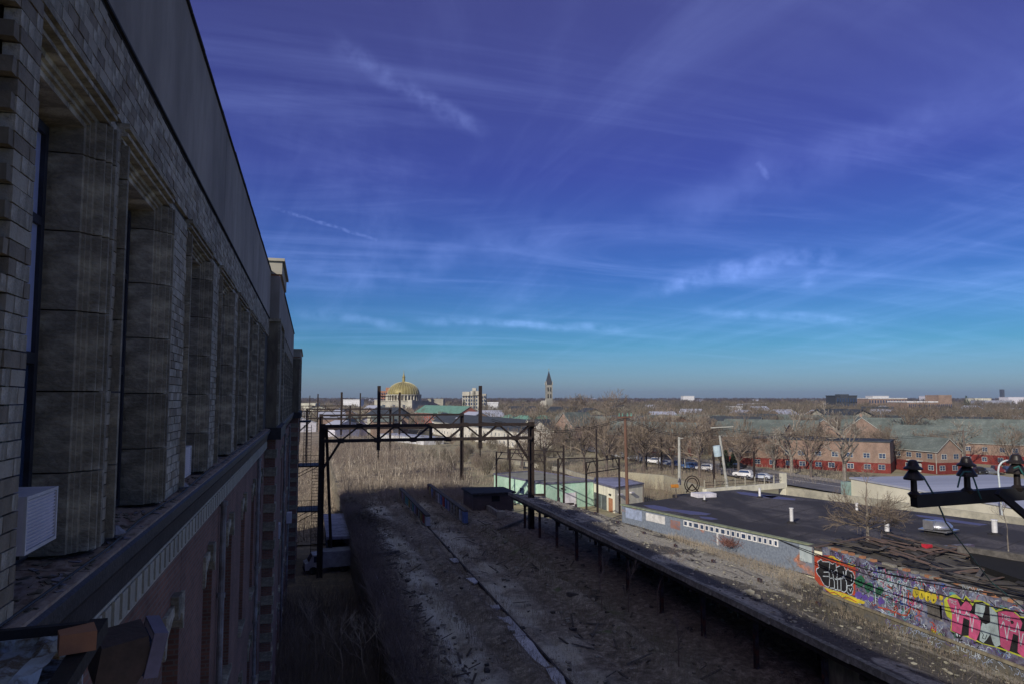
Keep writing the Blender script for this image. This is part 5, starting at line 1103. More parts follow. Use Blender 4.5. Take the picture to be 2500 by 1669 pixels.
# ================================================================== HOUSES AND THE CITY
def fh(): return Vector((math.sin(YAW), math.cos(YAW), 0))
M_winf = mat('white_trim', (.50,.50,.46), (.36,.36,.33), 5, 0, ov=.3)
wfr = {}; 
def winmesh(w, h, fm, gm):
    k = (w, h, fm.name)
    if k not in wfr:
        f = MB()
        for (a, b_, c_, d_) in ((-w / 2, w / 2, -h / 2, -h / 2 + .1), (-w / 2, w / 2, h / 2 - .1, h / 2), (-w / 2, -w / 2 + .1, -h / 2 + .1, h / 2 - .1), (w / 2 - .1, w / 2, -h / 2 + .1, h / 2 - .1), (-.04, .04, -h / 2 + .1, h / 2 - .1), (-w / 2 + .1, w / 2 - .1, -.025, .025)): f.box(a, b_, -.05, .0, c_, d_)
        wfr[k] = (f.mesh('window_frame', fm), MB().box(-w / 2 + .02, w / 2 - .02, -.02, .0, -h / 2 + .02, h / 2 - .02).mesh('pane', gm))
    return wfr[k]
def face_windows(r, side, L, h, cols, rows, w, hh, fm, z0=1.4, dz=2.8, skip=(), depth=0):
    """side 'u': face along local +y at x=0 looking to -x; side 'v': face along local +x at y=0 looking to -y"""
    fr0, pn = winmesh(w, hh, fm, M_glass)
    for j in range(rows):
        for i in range(cols):
            if (i, j) in skip or random.random() < .06: continue
            t = L * (i + .5 + random.uniform(-.12, .12)) / cols; z = z0 + dz * j
            if z + hh / 2 > h: continue
            if side == 'u': o = piece('window', fr0, r, (-.004, t, z), rot=(0, 0, R(-90)))
            else: o = piece('window', fr0, r, (t, -.004, z))
            piece('pane', pn, o, (0, -.0, 0))
def house(lb, cat, corner, ly, lx, h, roof='u', rh=2.5, rot=0, wm=None, rm=None, base=None, cu=0, cv=0, rows=2, ww=1.3, wh_=1.3, grp=None, name='terraced_house', chim=0, gl=None, drop=0, fm=None, bh=2.6, over=.35):
    c = P(corner[0], corner[1], gl if gl is not None else GL) if not isinstance(corner, Vector) else corner
    r = root(name, lb, cat, (c.x, c.y, (gl if gl is not None else GL)), R(rot), grp)
    wm = wm or M_hbrick; rm = rm or M_slate; fm = fm or M_winf
    if roof in ('u', 'v'):
        b = MB()
        if roof == 'u': b.prism([(0, -.5 - drop), (lx, -.5 - drop), (lx, h), (lx / 2, h + rh), (0, h)], 'y', 0, ly)
        else:
            b.prism([(0, -.5 - drop), (ly, -.5 - drop), (ly, h), (ly / 2, h + rh), (0, h)], 'x', 0, lx)
        b.build('wall', wm, r, world=False)
        s = MB(); t = .18; k = rh / ((lx if roof == 'u' else ly) / 2)
        W = lx if roof == 'u' else ly
        pr = [(-over, h - over * k + .02), (W / 2, h + rh + .02), (W + over, h - over * k + .02), (W + over, h - over * k + t), (W / 2, h + rh + t + .03), (-over, h - over * k + t)]
        s.prism(pr, 'y' if roof == 'u' else 'x', -over, (ly if roof == 'u' else lx) + over); s.build('roof', rm, r, world=False)
        tr = MB(); ax = 'y' if roof == 'u' else 'x'
        for e in (-over - .06,): tr.prism([(-over, h - over * k - .1), (W / 2, h + rh - .1), (W + over, h - over * k - .1), (W + over, h - over * k + .06), (W / 2, h + rh + .10), (-over, h - over * k + .06)], ax, e, e + .05)
        tr.build('barge_board', M_winf, r, world=False)
        if roof == 'u': MB().box(-over - .08, -over, -over, ly + over, h - over * k - .05, h - over * k + .1).build('gutter', M_winf, r, world=False)
        else: MB().box(-over - .02, lx + over, -over - .08, -over, h - over * k - .05, h - over * k + .1).build('gutter', M_winf, r, world=False)
    elif roof == 'hip':
        MB().box(0, lx, 0, ly, -.5, h).build('wall', wm, r, world=False); o = over; q = min(lx, ly) / 2
        a, b_ = ((lx / 2, q), (lx / 2, ly - q)) if ly > lx else ((q, ly / 2), (lx - q, ly / 2))
        MB().add([(-o, -o, h), (lx + o, -o, h), (lx + o, ly + o, h), (-o, ly + o, h), (*a, h + rh), (*b_, h + rh)],
                 [(0, 1, 2, 3), (0, 1, 4), (1, 2, 5, 4), (2, 3, 5), (3, 0, 4, 5)] if ly > lx else [(0, 1, 2, 3), (0, 1, 5, 4), (1, 2, 5), (2, 3, 4, 5), (3, 0, 4)]).build('roof', rm, r, world=False)
    else:
        MB().box(0, lx, 0, ly, -.5 - drop, h).build('wall', wm, r, world=False); MB().box(-.2, lx + .2, -.2, ly + .2, h, h + .3).build('roof', rm, r, world=False)
    if base: MB().box(-.03, lx + .03, -.03, ly + .03, -.5, bh).build('painted_base', base, r, world=False)
    off = .035 if base else 0
    if cu: 
        face_windows(r, 'u', ly, h, cu, rows, ww, wh_, fm)
    if cv: face_windows(r, 'v', lx, h + (rh * .3 if roof == 'u' else 0), cv, rows, ww, wh_, fm)
    if off:
        for ch in r.children:
            if ch.name.startswith('window'): 
                if abs(ch.rotation_euler.z) > .1: ch.location.x -= off
                else: ch.location.y -= off
    for k in range(chim):
        (MB().box(lx / 2 - .4, lx / 2 + .4, ly * (k + .5) / chim - .5, ly * (k + .5) / chim + .5, h, h + rh + 1.2) if roof == 'u' else MB().box(lx * (k + .5) / chim - .5, lx * (k + .5) / chim + .5, ly / 2 - .4, ly / 2 + .4, h, h + rh + 1.2)).build('chimney', wm, r, world=False)
    return r
B = lambda x, y: K('b', x, y)
# --- mint building, cream annex
c = P(1328, 1240, GL)
def poly_building(name, lb, cat, top, zt, zb, wm, rm, para=.25):
    w_ = [P(*q, zt) for q in top]; r = root(name, lb, cat, (w_[0].x, w_[0].y, zb))
    MB().prism([(v.x, v.y) for v in w_], 'z', zb - .5, zt).build('wall', wm, r)
    cx_ = sum(v.x for v in w_) / len(w_); cyy = sum(v.y for v in w_) / len(w_)
    MB().prism([(cx_ + (v.x - cx_) * .985, cyy + (v.y - cyy) * .985) for v in w_], 'z', zt + .004, zt + .05).build('roof', rm, r)
    b = MB()
    for p, q in zip(w_, w_[1:] + w_[:1]): b.bar((p.x, p.y, zt + .12), (q.x, q.y, zt + .12), .3, para)
    b.build('coping', mat('violet_flashing', (.14,.14,.20), (.10,.10,.14), 3), r); return r, w_
mintr, mw = poly_building('mint_building', 'mint green painted flat roofed building with stained walls beyond the canopy end', 'building',
    [A_(430, 1010), A_(835, 985), A_(350, 905), A_(20, 930)], .8, GL, M_mint, mat('tan_gravel_roof', (.26,.26,.22), (.19,.19,.16), 1.5, .3))
def onwall(p, q, t0, t1, z0, z1, name, m, r, o=.03):
    d = (q - p); L = d.length; d = d.normalized(); n = Vector((d.y, -d.x, 0)); n = -n if n.dot(fh()) > 0 else n
    a = p + d * (t0 * L); b_ = p + d * (t1 * L); ps_ = [a - n * .02, b_ - n * .02, b_ + n * o, a + n * o]
    return MB().prism([(v.x, v.y) for v in ps_], 'z', z0, z1).build(name, m, r)
f = onwall(mw[0], mw[1], .40, .62, GL, -.9, 'roller_door', M_acwhite, mintr, .05)
onwall(mw[0], mw[1], .38, .40, GL, -.8, 'door_frame', M_winf, mintr, .09); onwall(mw[0], mw[1], .62, .64, GL, -.8, 'door_frame', M_winf, mintr, .09)
onwall(mw[3], mw[0], .55, .63, -1.6, -.6, 'window', M_glass, mintr, .05)
for t in (.33,): onwall(mw[0], mw[1], t, t + .06, -.2, .05, 'wall_lamp', M_black, mintr, .3)
onwall(mw[0], mw[1], .0, .012, GL, .8, 'rust_pipe', M_orange, mintr, .1)
annr, aw = poly_building('cream_annex', 'small cream annex with a blue roof, brown door and grey gate beside the mint building', 'building',
    [A_(838, 998), A_(1010, 1045), A_(1245, 1010), A_(1060, 962), A_(850, 965)], .55, GL, M_cream, mat('blue_felt', (.22,.23,.34), (.16,.17,.25), 1, .2))
onwall(aw[0], aw[1], .03, .62, GL, -1.0, 'gate', mat('grey_gate', (.10,.12,.12), (.07,.08,.08), 3), annr, .08)
for t in (.22, .38): onwall(aw[0], aw[1], t, t + .03, GL, -1.2, 'gate_rail', M_alum, annr, .14)
onwall(aw[0], aw[1], .72, .9, GL, -1.2, 'door', M_orange, annr, .06); onwall(aw[0], aw[1], .76, .84, -.75, -.5, 'wall_lamp', M_black, annr, .2)
onwall(aw[1], aw[2], .1, .2, -.6, -.35, 'wall_lamp', M_acwhite, annr, .5); onwall(aw[1], aw[2], .5, .6, -.6, -.35, 'wall_lamp', M_acwhite, annr, .4)
# --- terraces, front to back
t1 = house('brick end house with red painted ground floor and two pale doors, nearest of the terraces', 'house', (2290, 1156), 14, 7.4, 5.6, 'u', 3.0, 0, base=M_redpaint, cu=4, cv=2, rows=2, wh_=1.3, ww=1.7, bh=2.7)
for t in (5.6, 7.6): piece('door', MB().box(-.10, -.036, t - .6, t + .6, 0, 2.2).mesh('door', M_winf), t1)
piece('porch_roof', MB().box(-1.0, -.036, 4.4, 8.8, 2.75, 2.9).mesh('porch_roof', M_winf), t1); piece('downpipe', MB().box(-.14, -.036, .2, .34, 0, 5.4).mesh('downpipe', M_winf), t1)
house('flat roofed three storey brick block with red ground floor left of the end house', 'apartment block', (2175, 1154), 34, 12, 7.6, 'flat', rot=42, rm=M_darkroof, base=M_redpaint, cu=9, rows=3, ww=1.6, wh_=1.3, bh=2.4, name='apartment_block')
house('lower flat roofed brick wing with dark eaves at the left of the brick block', 'apartment block', (1992, 1143), 24, 10, 6.4, 'flat', rot=42, rm=M_darkroof, base=M_redpaint, cu=6, rows=2, ww=1.6, wh_=1.3, bh=2.4, name='apartment_block')
house('brick terrace with grey green roof and white gable edge behind the leaning pale pole', 'house', (1903, 1121), 27, 10, 6.6, 'u', 4.2, 20, base=None, cu=8, cv=2, rows=2)
house('brick terrace with red ground floor behind the row of parked cars', 'house', (1688, 1112), 32, 10, 6.4, 'u', 4.0, 38, base=M_redpaint, cu=9, cv=0, bh=2.6)
house('long brick terrace under a wide slate roof, behind the flat roofed block', 'house', (1990, 1108), 32, 11, 6.5, 'u', 4.4, 38, cu=8, cv=2)
house('brick gabled house facing the camera between two long slate roofs', 'house', (2050, 1100), 10, 12, 7, 'v', 4.0, 55, cu=2, rows=3)
house('brick gable with white edges and a chimney, right of the middle of the terraces', 'house', (2155, 1106), 12, 14, 7.4, 'v', 4.6, 50, cu=3, rows=3, chim=1)
house('brick terrace with white dormers right of the chimney gable', 'house', (2330, 1110), 34, 11, 6.2, 'u', 4.8, 42, cu=9, cv=2)
house('brick terrace with red ground floor at the right edge behind dark parked cars', 'house', (2590, 1142), 42, 11, 6.0, 'u', 4.2, 30, base=M_redpaint, cu=11)
house('farther slate roofed brick terrace at the right edge above the nearer one', 'house', (2600, 1108), 60, 11, 6.0, 'u', 5.0, 42, cu=12)
house('small dark roofed brick house among trees left of centre of the terraces', 'house', (1890, 1066), 18, 11, 6.4, 'u', 4.4, 42, rm=M_darkroof, cu=4)
house('brick gabled house with cream trim beside bare trees, left end of the terraces', 'house', (1398, 1094), 10, 12, 8.5, 'v', 4.6, 20, cu=2, cv=0, rows=3)
house('small brick gabled house right behind the left end one', 'house', (1440, 1082), 9, 10, 5.5, 'v', 4.0, 30, cu=2)
for k, (px, py, ly, lb) in enumerate(((1262, 1066, 14, 'cream house with green hip roof, leftmost of three behind the white terrace'), (1305, 1070, 16, 'cream house with green hip roof, middle of three behind the white terrace'), (1352, 1070, 15, 'cream house with green hip roof, rightmost of three behind the white terrace'))):
    house(lb, 'house', (px, py), ly, 12, 6.5, 'hip', 4.0, 50, wm=M_cream, rm=M_green, cu=3)
house('long white two storey terrace with dark slate roof behind the near gantry', 'house', (1284, 1098), 132, 10, 6.4, 'u', 4.0, 5, wm=mat('white_render', (.70,.66,.56), (.58,.55,.47), .5, .2), rm=M_darkroof, cu=26, rows=2, ww=1.1, wh_=1.3, name='white_terrace')
house('pale gabled house at the right end of the white terrace', 'house', (1302, 1096), 8, 9, 7.4, 'v', 3.2, 12, wm=M_cream, rm=M_darkroof, cu=2, cv=1)
house('red brick school wing with green roof and tall gable by the gantry mast', 'school', (1119, 1046), 75, 15, 8.7, 'u', 4.6, 12, wm=mat('school_brick', (.30,.11,.08), (.23,.09,.065), 1, .2), rm=M_green, cu=16, cv=2, rows=3, ww=1.6, wh_=2.0, name='school')
house('white single storey shed with pale roof beyond the reeds', 'shed', (1035, 1085), 40, 9, 2.6, 'flat', rot=20, wm=M_white, rm=M_metalroof, name='shed')
# white commercial building on the right
c0 = P(2079, 1213, GL); c0.z = GL
st_ = house('long low cream store with pale metal roof behind the insulator arm', 'store', c0, 30, 60, 3.5, 'flat', rot=-97, wm=mat('store_wall', (.66,.63,.50), (.56,.54,.43), .4, .1), rm=M_metalroof, name='store')
# parapet wall in front of the store, bridge
a = P(1905, 1186, 1.0); b_ = P(2560, 1272, 1.0)
MBw = MB().prism([(a.x, a.y), (b_.x, b_.y), (b_.x + .1, b_.y + .6), (a.x + .1, a.y + .6)], 'z', -3.0, 1.0); tag(MBw.build('concrete_wall', M_conc2), 'long pale concrete wall running behind the black roof toward the right edge', 'wall')
a = P(1720, 1193, 1.6); b_ = P(1912, 1178, 1.6); r = root('footbridge', 'beige concrete bridge deck with a row of rail posts left of the store', 'bridge', (a.x, a.y, 0))
d = b_ - a; MB().bar(a - Vector((0, 0, .35)), b_ - Vector((0, 0, .35)), .9, .8).build('girder', M_cream, r)
for zo in (.5, 1.0): MB().bar(a + Vector((0, 0, zo)), b_ + Vector((0, 0, zo)), .06).build('rail', M_steel, r)
for i in range(9): q = a + d * (i / 8); MB().bar(q, q + Vector((0, 0, 1.35)), .13).build('post', M_conc2, r)
MB().bar(b_ - Vector((0, 0, 3)), b_ + Vector((0, 0, 1.6)), .8).build('end_pier', M_cream, r)
# sunlit cutting wall with faded tags behind the cream annex
def strip_wall(name, lb, pts, zt, h, m, th=.6):
    w_ = [P(*q, zt) for q in pts]; b = MB()
    for p, q in zip(w_[:-1], w_[1:]): b.bar((p.x, p.y, zt - h / 2), (q.x, q.y, zt - h / 2), th, h)
    return tag(b.build(name, m), lb, 'wall')
strip_wall('cutting_wall', 'sunlit stained concrete cutting wall behind the cream annex', [A_(1060, 905), A_(1420, 935), A_(1740, 1035)], -.6, 4.5, patchmat('stained_cutting', (.34,.31,.22), (.27,.25,.18), (.13,.14,.12), .16, .5, .66, (1, 1, .3), .3))
strip_wall('yard_wall', 'low pale wall behind the portal frames left of the cream annex', [A_(190, 815), A_(560, 870), A_(830, 955)], -1.6, 1.0, M_conc2)
for k, (px, py, ly, lb) in enumerate(((1480, 1076, 26, 'brick terrace deep among the trees, just right of the steeple'), (1560, 1072, 30, 'brick terrace under trees behind the brown utility pole'), (1660, 1070, 30, 'brick terrace under trees above the row of parked cars'), (1760, 1068, 28, 'brick terrace with pale roof above the leaning pole'),
        (1850, 1078, 24, 'brick terrace just behind the left end of the flat roofed block'), (2110, 1072, 40, 'farther brick terrace behind the chimney gable'), (2260, 1070, 40, 'farther brick terrace right of the chimney gable'), (2420, 1080, 50, 'farther brick terrace above the third insulator'), (1420, 1062, 22, 'small brick terrace left of the brown pole among trees'))):
    house(lb, 'house', (px, py), ly, 10, 6.4, 'u', 4.0, 44 - 2 * k, cu=6 + k % 3, cv=2, wm=(M_hbrick, M_hbrick, M_orange)[k % 3], rm=(M_slate, M_darkroof, M_slate)[k % 3])
# --- road and pavement and the parked cars
def road(name, pts, w, m, z):
    w_ = [P(*q, GL) for q in pts]; b = MB(); V = []
    for i, p in enumerate(w_):
        d = (w_[min(i + 1, len(w_) - 1)] - w_[max(i - 1, 0)]).normalized(); n = Vector((-d.y, d.x, 0)); V += [(p.x + n.x * w / 2, p.y + n.y * w / 2, z), (p.x - n.x * w / 2, p.y - n.y * w / 2, z)]
    b.add(V, [(2 * i, 2 * i + 1, 2 * i + 3, 2 * i + 2) for i in range(len(w_) - 1)]); return tag(b.build(name, m), kind='structure')
rpts = [(1330, 1072), (1450, 1096), (1600, 1120), (1740, 1142), (1870, 1165), (2000, 1184), (2200, 1215)]
road('road', rpts, 15, mat('asphalt', (.15,.15,.17), (.11,.11,.125), .5, .2), GL + .42)
road('road_marking', rpts, .25, M_white, GL + .424)
road('pavement', [(x + 20, y - 9) for x, y in rpts], 5, mat('pavement_slabs', (.26,.24,.22), (.2,.19,.17), .8, .2), GL + .50)
cps = {}
def car(lb, px, py, col, rz, suv=False, D=None):
    p = P(px, py, GL + .43); r = root('parked_car', lb, 'car', (p.x, p.y, GL + .43), rz, 'cars along the street before the terraces'); m = mat('car_' + col[0], col[1], tuple(x * .9 for x in col[1]), 3, 0, .3)
    k = 'suv' if suv else 'sedan'
    if k not in cps:
        if suv: pb = [(-2.25,.35),(-2.3,.8),(-2.1,1.05),(-1.0,1.12),(-.45,1.68),(1.7,1.72),(2.15,1.1),(2.25,.8),(2.2,.35)]; pw = [(-.9,1.13),(-.4,1.60),(1.55,1.64),(1.95,1.13)]
        else: pb = [(-2.25,.3),(-2.3,.65),(-2.0,.85),(-1.1,.95),(-.4,1.38),(.9,1.4),(1.6,1.0),(2.2,.95),(2.28,.6),(2.2,.3)]; pw = [(-.95,.96),(-.38,1.31),(.82,1.33),(1.4,1.0)]
        wb = MB(); wb.cone((0, -.11, 0), (0, .11, 0), .33, .33, 14, cap=True); hb = MB(); hb.cone((0, -.12, 0), (0, .12, 0), .19, .19, 10, cap=True)
        cps[k] = (pb, pw, wb.mesh('wheel', M_black), hb.mesh('rim', M_alum))
    pb, pw, wm_, hm_ = cps[k]
    b = MB(); n = len(pb); hw = .9
    V = [(x, s * (hw if z < 1.0 else hw * .82), z) for s in (-1, 1) for x, z in pb]
    b.add(V, [tuple(range(n - 1, -1, -1)), tuple(range(n, 2 * n))] + [(i, (i + 1) % n, n + (i + 1) % n, n + i) for i in range(n)]); b.build('body', m, r, world=False)
    for s in (-1, 1):
        b = MB(); b.add([(x, s * (hw * (.99 if z < 1.15 else .86) + .015), z) for x, z in pw], [(0, 1, 2, 3)]); b.build('side_window', M_glass, r, world=False, fix=False)
        for x in (-1.4, 1.4): w_ = piece('wheel', wm_, r, (x, s * .82, .33)); piece('rim', hm_, w_)
        piece('headlight', MB().box(-2.33, -2.2, s * .72 - .14, s * .72 + .14, .62, .78).mesh('headlight', M_alum), r)
    b = MB(); (x0, z0), (x1, z1) = pw[0], pw[1]; b.add([(x0 - .06, -.72, z0 + .01), (x0 - .06, .72, z0 + .01), (x1 - .04, .66, z1 + .05), (x1 - .04, -.66, z1 + .05)], [(0, 1, 2, 3)]); b.build('windscreen', M_glass, r, world=False, fix=False)
CW = ('white', (.75,.75,.75)); CS = ('silver', (.42,.45,.5)); CN = ('navy', (.05,.07,.16)); CG = ('grey', (.16,.17,.19)); CK = ('black', (.02,.02,.022)); CR = ('maroon', (.16,.03,.03)); CT = ('blue', (.06,.13,.3))
ra = R(-58)
for px, py, col, suv, lb in (((1482), 1108, CN, 0, 'dark blue sedan, leftmost in the row of parked cars'), (1512, 1115, CS, 1, 'silver blue car second in the row of parked cars'), (1546, 1122, CS, 0, 'pale silver sedan right of the brown utility pole'),
        (1575, 1126, CG, 0, 'grey sedan between the silver sedan and the white van in the row'), (1598, 1130, CW, 1, 'white van like car left of the tall dark post'), (1625, 1134, CS, 0, 'light sedan just right of the tall dark post'), (1650, 1138, CN, 1, 'navy car left of the pale concrete pole'),
        (1682, 1143, CT, 1, 'large blue car right of the pale concrete pole'), (1722, 1147, CW, 1, 'white car turning out beside the leaning pole'), (1815, 1163, CW, 1, 'white SUV driving right of the leaning pole'), (1860, 1168, CS, 0, 'silver SUV behind the white SUV'),
        (1775, 1137, CG, 0, 'dark grey car parked on the far kerb by the leaning pole'), (1800, 1141, CK, 0, 'black car parked on the far kerb behind the white SUV'), (1535, 1104, CK, 0, 'black car on the far kerb near the brown pole')):
    car(lb, px, py, col, ra + random.uniform(-.05, .05), bool(suv))
for k, (px, py, col, lb) in enumerate(((2392, 1156, CK, 'black car parked between the first two insulators'), (2415, 1155, CG, 'dark grey car right of the black one behind the store'), (2436, 1153, CR, 'dark maroon car behind the street lamp'), (2462, 1151, CN, 'navy car behind the third insulator'), (2486, 1150, CK, 'black car at the right edge by the red terrace'))):
    car(lb, px, py, col, R(60), k % 2 == 0)
# --- poles, lamps
def pole(name, lb, cat, a, b_, D, r0, m, arms=()):
    p0 = PD(*a, D); p1 = PD(*b_, D); r = root(name, lb, cat, tuple(p0)); MB().cone(p0, p1, r0, r0 * .7, 8, cap=True).build('shaft', m, r)
    for (x0, y0, x1, y1, w_) in arms: MB().bar(PD(x0, y0, D - .2), PD(x1, y1, D - .2), w_).build('cross_arm', m, r)
    return r
M_pole = mat('pole_timber', (.19,.10,.065), (.13,.075,.055), 2, .3, stretch=(1, 1, .2))
M_cpole = mat('pale_pole', (.42,.42,.38), (.32,.32,.29), 2, .2)
r = pole('utility_pole', 'tall brown timber utility pole with cross arm behind the black roof corner', 'utility pole', (1532, 1235), (1526, 1015), 100, .26, M_pole, [(1508, 1018, 1546, 1016, .2)])
for px in (1512, 1520, 1532, 1541): q = PD(px, 1015, 99.8); MB().cone(q, q + Vector((0, 0, .45)), .12, .07, 8, cap=True).build('insulator', M_green, r)
pole('utility_pole', 'pale concrete pole with small lamp in front of the blue parked car', 'utility pole', (1659, 1182), (1658, 1066), 118, .28, M_cpole, [(1655, 1069, 1668, 1068, .12)])
r = pole('utility_pole', 'leaning pale pole with a light blue transformer and top cross arm', 'utility pole', (1776, 1192), (1757, 1062), 120, .26, M_cpole, [(1735, 1043, 1790, 1040, .15)])
p0 = PD(1753, 1112, 120); MB().cone(p0, p0 + Vector((-.25, 0, 1.7)), .62, .62, 14, cap=True).build('transformer', mat('pale_blue_tank', (.50,.62,.68), (.42,.54,.6), 4), r); MB().bar(p0 + Vector((0, 0, .8)), PD(1764, 1100, 120), .12).build('bracket', M_cpole, r)
pole('utility_pole', 'timber pole with pale transformer at the right beside the dark cars', 'utility pole', (2358, 1146), (2351, 1048), 165, .26, M_bark2, [(2340, 1052, 2364, 1051, .15)])
pole('utility_pole', 'thin pale pole behind the left parked cars', 'utility pole', (1673, 1140), (1669, 1095), 180, .14, M_cpole)
pole('utility_pole', 'thin brown post standing at the left of the black roof behind the window wall', 'utility pole', (1571, 1262), (1571, 1180), 62, .09, M_bark2)
r = pole('traffic_light', 'pale post with orange signal head on the left part of the black roof', 'traffic light', (1652, 1246), (1650, 1190), 62, .06, M_bark2); q = PD(1647, 1184, 62); MB().box(q.x - .3, q.x + .35, q.y - .1, q.y + .1, q.z - .16, q.z + .1, j=.03).build('signal_head', cm('signal_orange', (.75,.30,.04)), r)
p0 = P(2447, 1296, GL); D_ = 95; a = PD(2449, 1290, D_); L_ = root('street_lamp', 'pale swan neck street lamp between the second and third insulator', 'street lamp', tuple(a))
top = [PD(x, y, D_) for x, y in ((2449, 1290), (2440, 1180), (2437, 1150), (2439, 1136), (2446, 1127), (2455, 1123), (2463, 1123))]
MB().tube(top, .11, 8).build('mast', mat('lamp_paint', (.55,.60,.60), (.45,.5,.5), 3), L_); MB().bar(top[-1], top[-1] + Vector((.9, 0, -.05)), .3, .16).build('lamp_head', M_alum, L_)
# teal hydrant-like cabinet left of store
p = P(2070, 1212, GL); tag(MB().box(p.x - 1.0, p.x + .5, p.y - .6, p.y + .6, GL, GL + 2.9, j=.02).build('utility_cabinet', mat('teal_cabinet', (.22,.32,.30), (.17,.25,.24), 2)), 'greenish cabinet standing at the left end of the store', 'cabinet')
# overhead wires between the poles
for k, (a, b_, D1, D2) in enumerate((((1200, 1022), (1528, 1018), 90, 100), ((1528, 1018), (1757, 1044), 100, 120), ((1757, 1044), (2351, 1052), 120, 165))):
    for j in range(2):
        A = PD(a[0], a[1] + 4 * j, D1); B_ = PD(b_[0], b_[1] + 4 * j, D2); pts = [A.lerp(B_, t / 16) - Vector((0, 0, 1.6 * math.sin(math.pi * t / 16))) for t in range(17)]
        tag(MB().tube(pts, .03, 4).build('overhead_wire', M_black), ('overhead wire from the near gantry to the brown pole', 'overhead wire from the brown pole to the leaning pole', 'overhead wire running right from the leaning pole')[k] + (', upper strand' if j == 0 else ', lower strand'), 'wire')
# ================================================================== SKYLINE
def dome():
    c = PD(985, 990, 760); r = root('cathedral', 'pale stone cathedral with a large golden dome left of centre on the horizon', 'cathedral', (c.x, c.y, GL), R(-38))
    S = 1.0; z0 = 14.6; 
    MB().box(-19, 19, -19, 19, -.5, z0).build('nave', M_tan, r, world=False); MB().box(-20, 20, -20, 20, z0, z0 + .8).build('cornice', M_tan, r, world=False)
    MB().lathe([(17.2, z0 + .8), (17.2, z0 + 6.4)], n=40).build('drum', M_stone2, r, world=False)
    for i in range(32):
        a = 6.2832 * i / 32; MB().bar((18.0 * math.cos(a), 18.0 * math.sin(a), z0 + .8), (18.0 * math.cos(a), 18.0 * math.sin(a), z0 + 6.4), 1.1, 1.1).build('drum_column', M_tan, r, world=False)
    MB().lathe([(19, z0 + 6.4), (19, z0 + 7.2)], n=40).build('drum_cornice', M_tan, r, world=False)
    pr = [(16.8 * math.cos(t * math.pi / 2 / 14), z0 + 7.2 + 13.2 * math.sin(t * math.pi / 2 / 14)) for t in range(14)] + [(1.6, z0 + 20.5)]
    MB().lathe(pr, n=48).build('dome', M_gold, r, world=False, smooth=True, fix=False)
    rb = MB()
    for i in range(32):
        a = 6.2832 * i / 32; pts = [((x + .12) * math.cos(a), (x + .12) * math.sin(a), z) for x, z in pr]
        rb.tube(pts, .13, 4)
    rb.build('dome_ribs', mat('pale_gilding', (.66,.60,.36), (.6,.55,.3), 5), r, world=False, fix=False)
    MB().lathe([(2.2, z0 + 20.2), (1.5, z0 + 21), (1.4, z0 + 25), (1.8, z0 + 25.4), (.9, z0 + 27), (.25, z0 + 30), (.1, z0 + 33)], n=12).build('lantern', M_gold, r, world=False)
    for (x, y, rz) in ((-12, -19.05, 0), (0, -19.05, 0), (12, -19.05, 0), (-19.05, -11, 90), (-19.05, 0, 90), (-19.05, 11, 90)):
        o = MB().box(-1.4, 1.4, -.1, .1, 2.5, 11.0).build('arched_window', M_glass, r, world=False); o.location = (x, y, 0); o.rotation_euler = (0, 0, R(rz))
        o = MB().prism([(-2.3, 1.8), (2.3, 1.8), (2.3, 11.2), (0, 13.6), (-2.3, 11.2), (-1.7, 11.0), (0, 12.4), (1.7, 11), (1.7, 2.4), (-1.7, 2.4), (-1.7, 11), (-2.3, 11.2)], 'y', -.2, .2).build('window_surround', M_tan, r, world=False); o.location = (x, y, 0); o.rotation_euler = (0, 0, R(rz))
    for sx in (-1, 1): MB().box(sx * 20 - 2.5, sx * 20 + 2.5, -21, -16, -.5, z0 + 1.5).build('corner_tower', M_tan, r, world=False)
dome()
def block(name, lb, cat, x0, x1, yt, D, m, yb=None, rm=None, cols=0, rows=0, extra=(), wm2=None, rot=0):
    a = PD(x0, yt, D); b_ = PD(x1, yt, D); w_ = (b_ - a).length; zt = a.z; r = root(name, lb, cat, (a.x, a.y, GL), -YAW + R(rot)); H = zt - GL
    MB().box(0, w_, 0, w_ * .6 + 8, -1, H).build('wall', m, r, world=False); MB().box(-.3, w_ + .3, -.3, w_ * .6 + 8.3, H, H + .8).build('roof', rm or m, r, world=False)
    for (fx0, fx1, top) in extra: MB().box(w_ * fx0, w_ * fx1, -1.0, w_ * .5, -1, (CAMZ + (HOR - top) * D / F) - GL).build('tower', m, r, world=False)
    if cols:
        for j in range(rows):
            for i in range(cols):
                x = w_ * (i + .5) / cols; z = H - (j + .6) * H * .8 / rows; ww = w_ / cols * .45
                piece('window', MB().box(-ww / 2, ww / 2, -.3, -.02, -H * .25 / rows, H * .25 / rows).mesh('window', M_glass), r, (x, -1.0 if extra else 0, z))
    return r
block('apartment_tower', 'orange brick block with a rooftop box partly hidden behind the golden dome', 'apartment block', 929, 960, 955, 820, M_orange, cols=5, rows=6, extra=((.42, .8, 945),))
block('castle_building', 'grey stone block with stepped battlement towers right of the golden dome', 'apartment block', 1129, 1186, 962, 700, M_tan, cols=9, rows=5, extra=((0, .3, 955), (.35, .78, 953), (.42, .58, 946)))
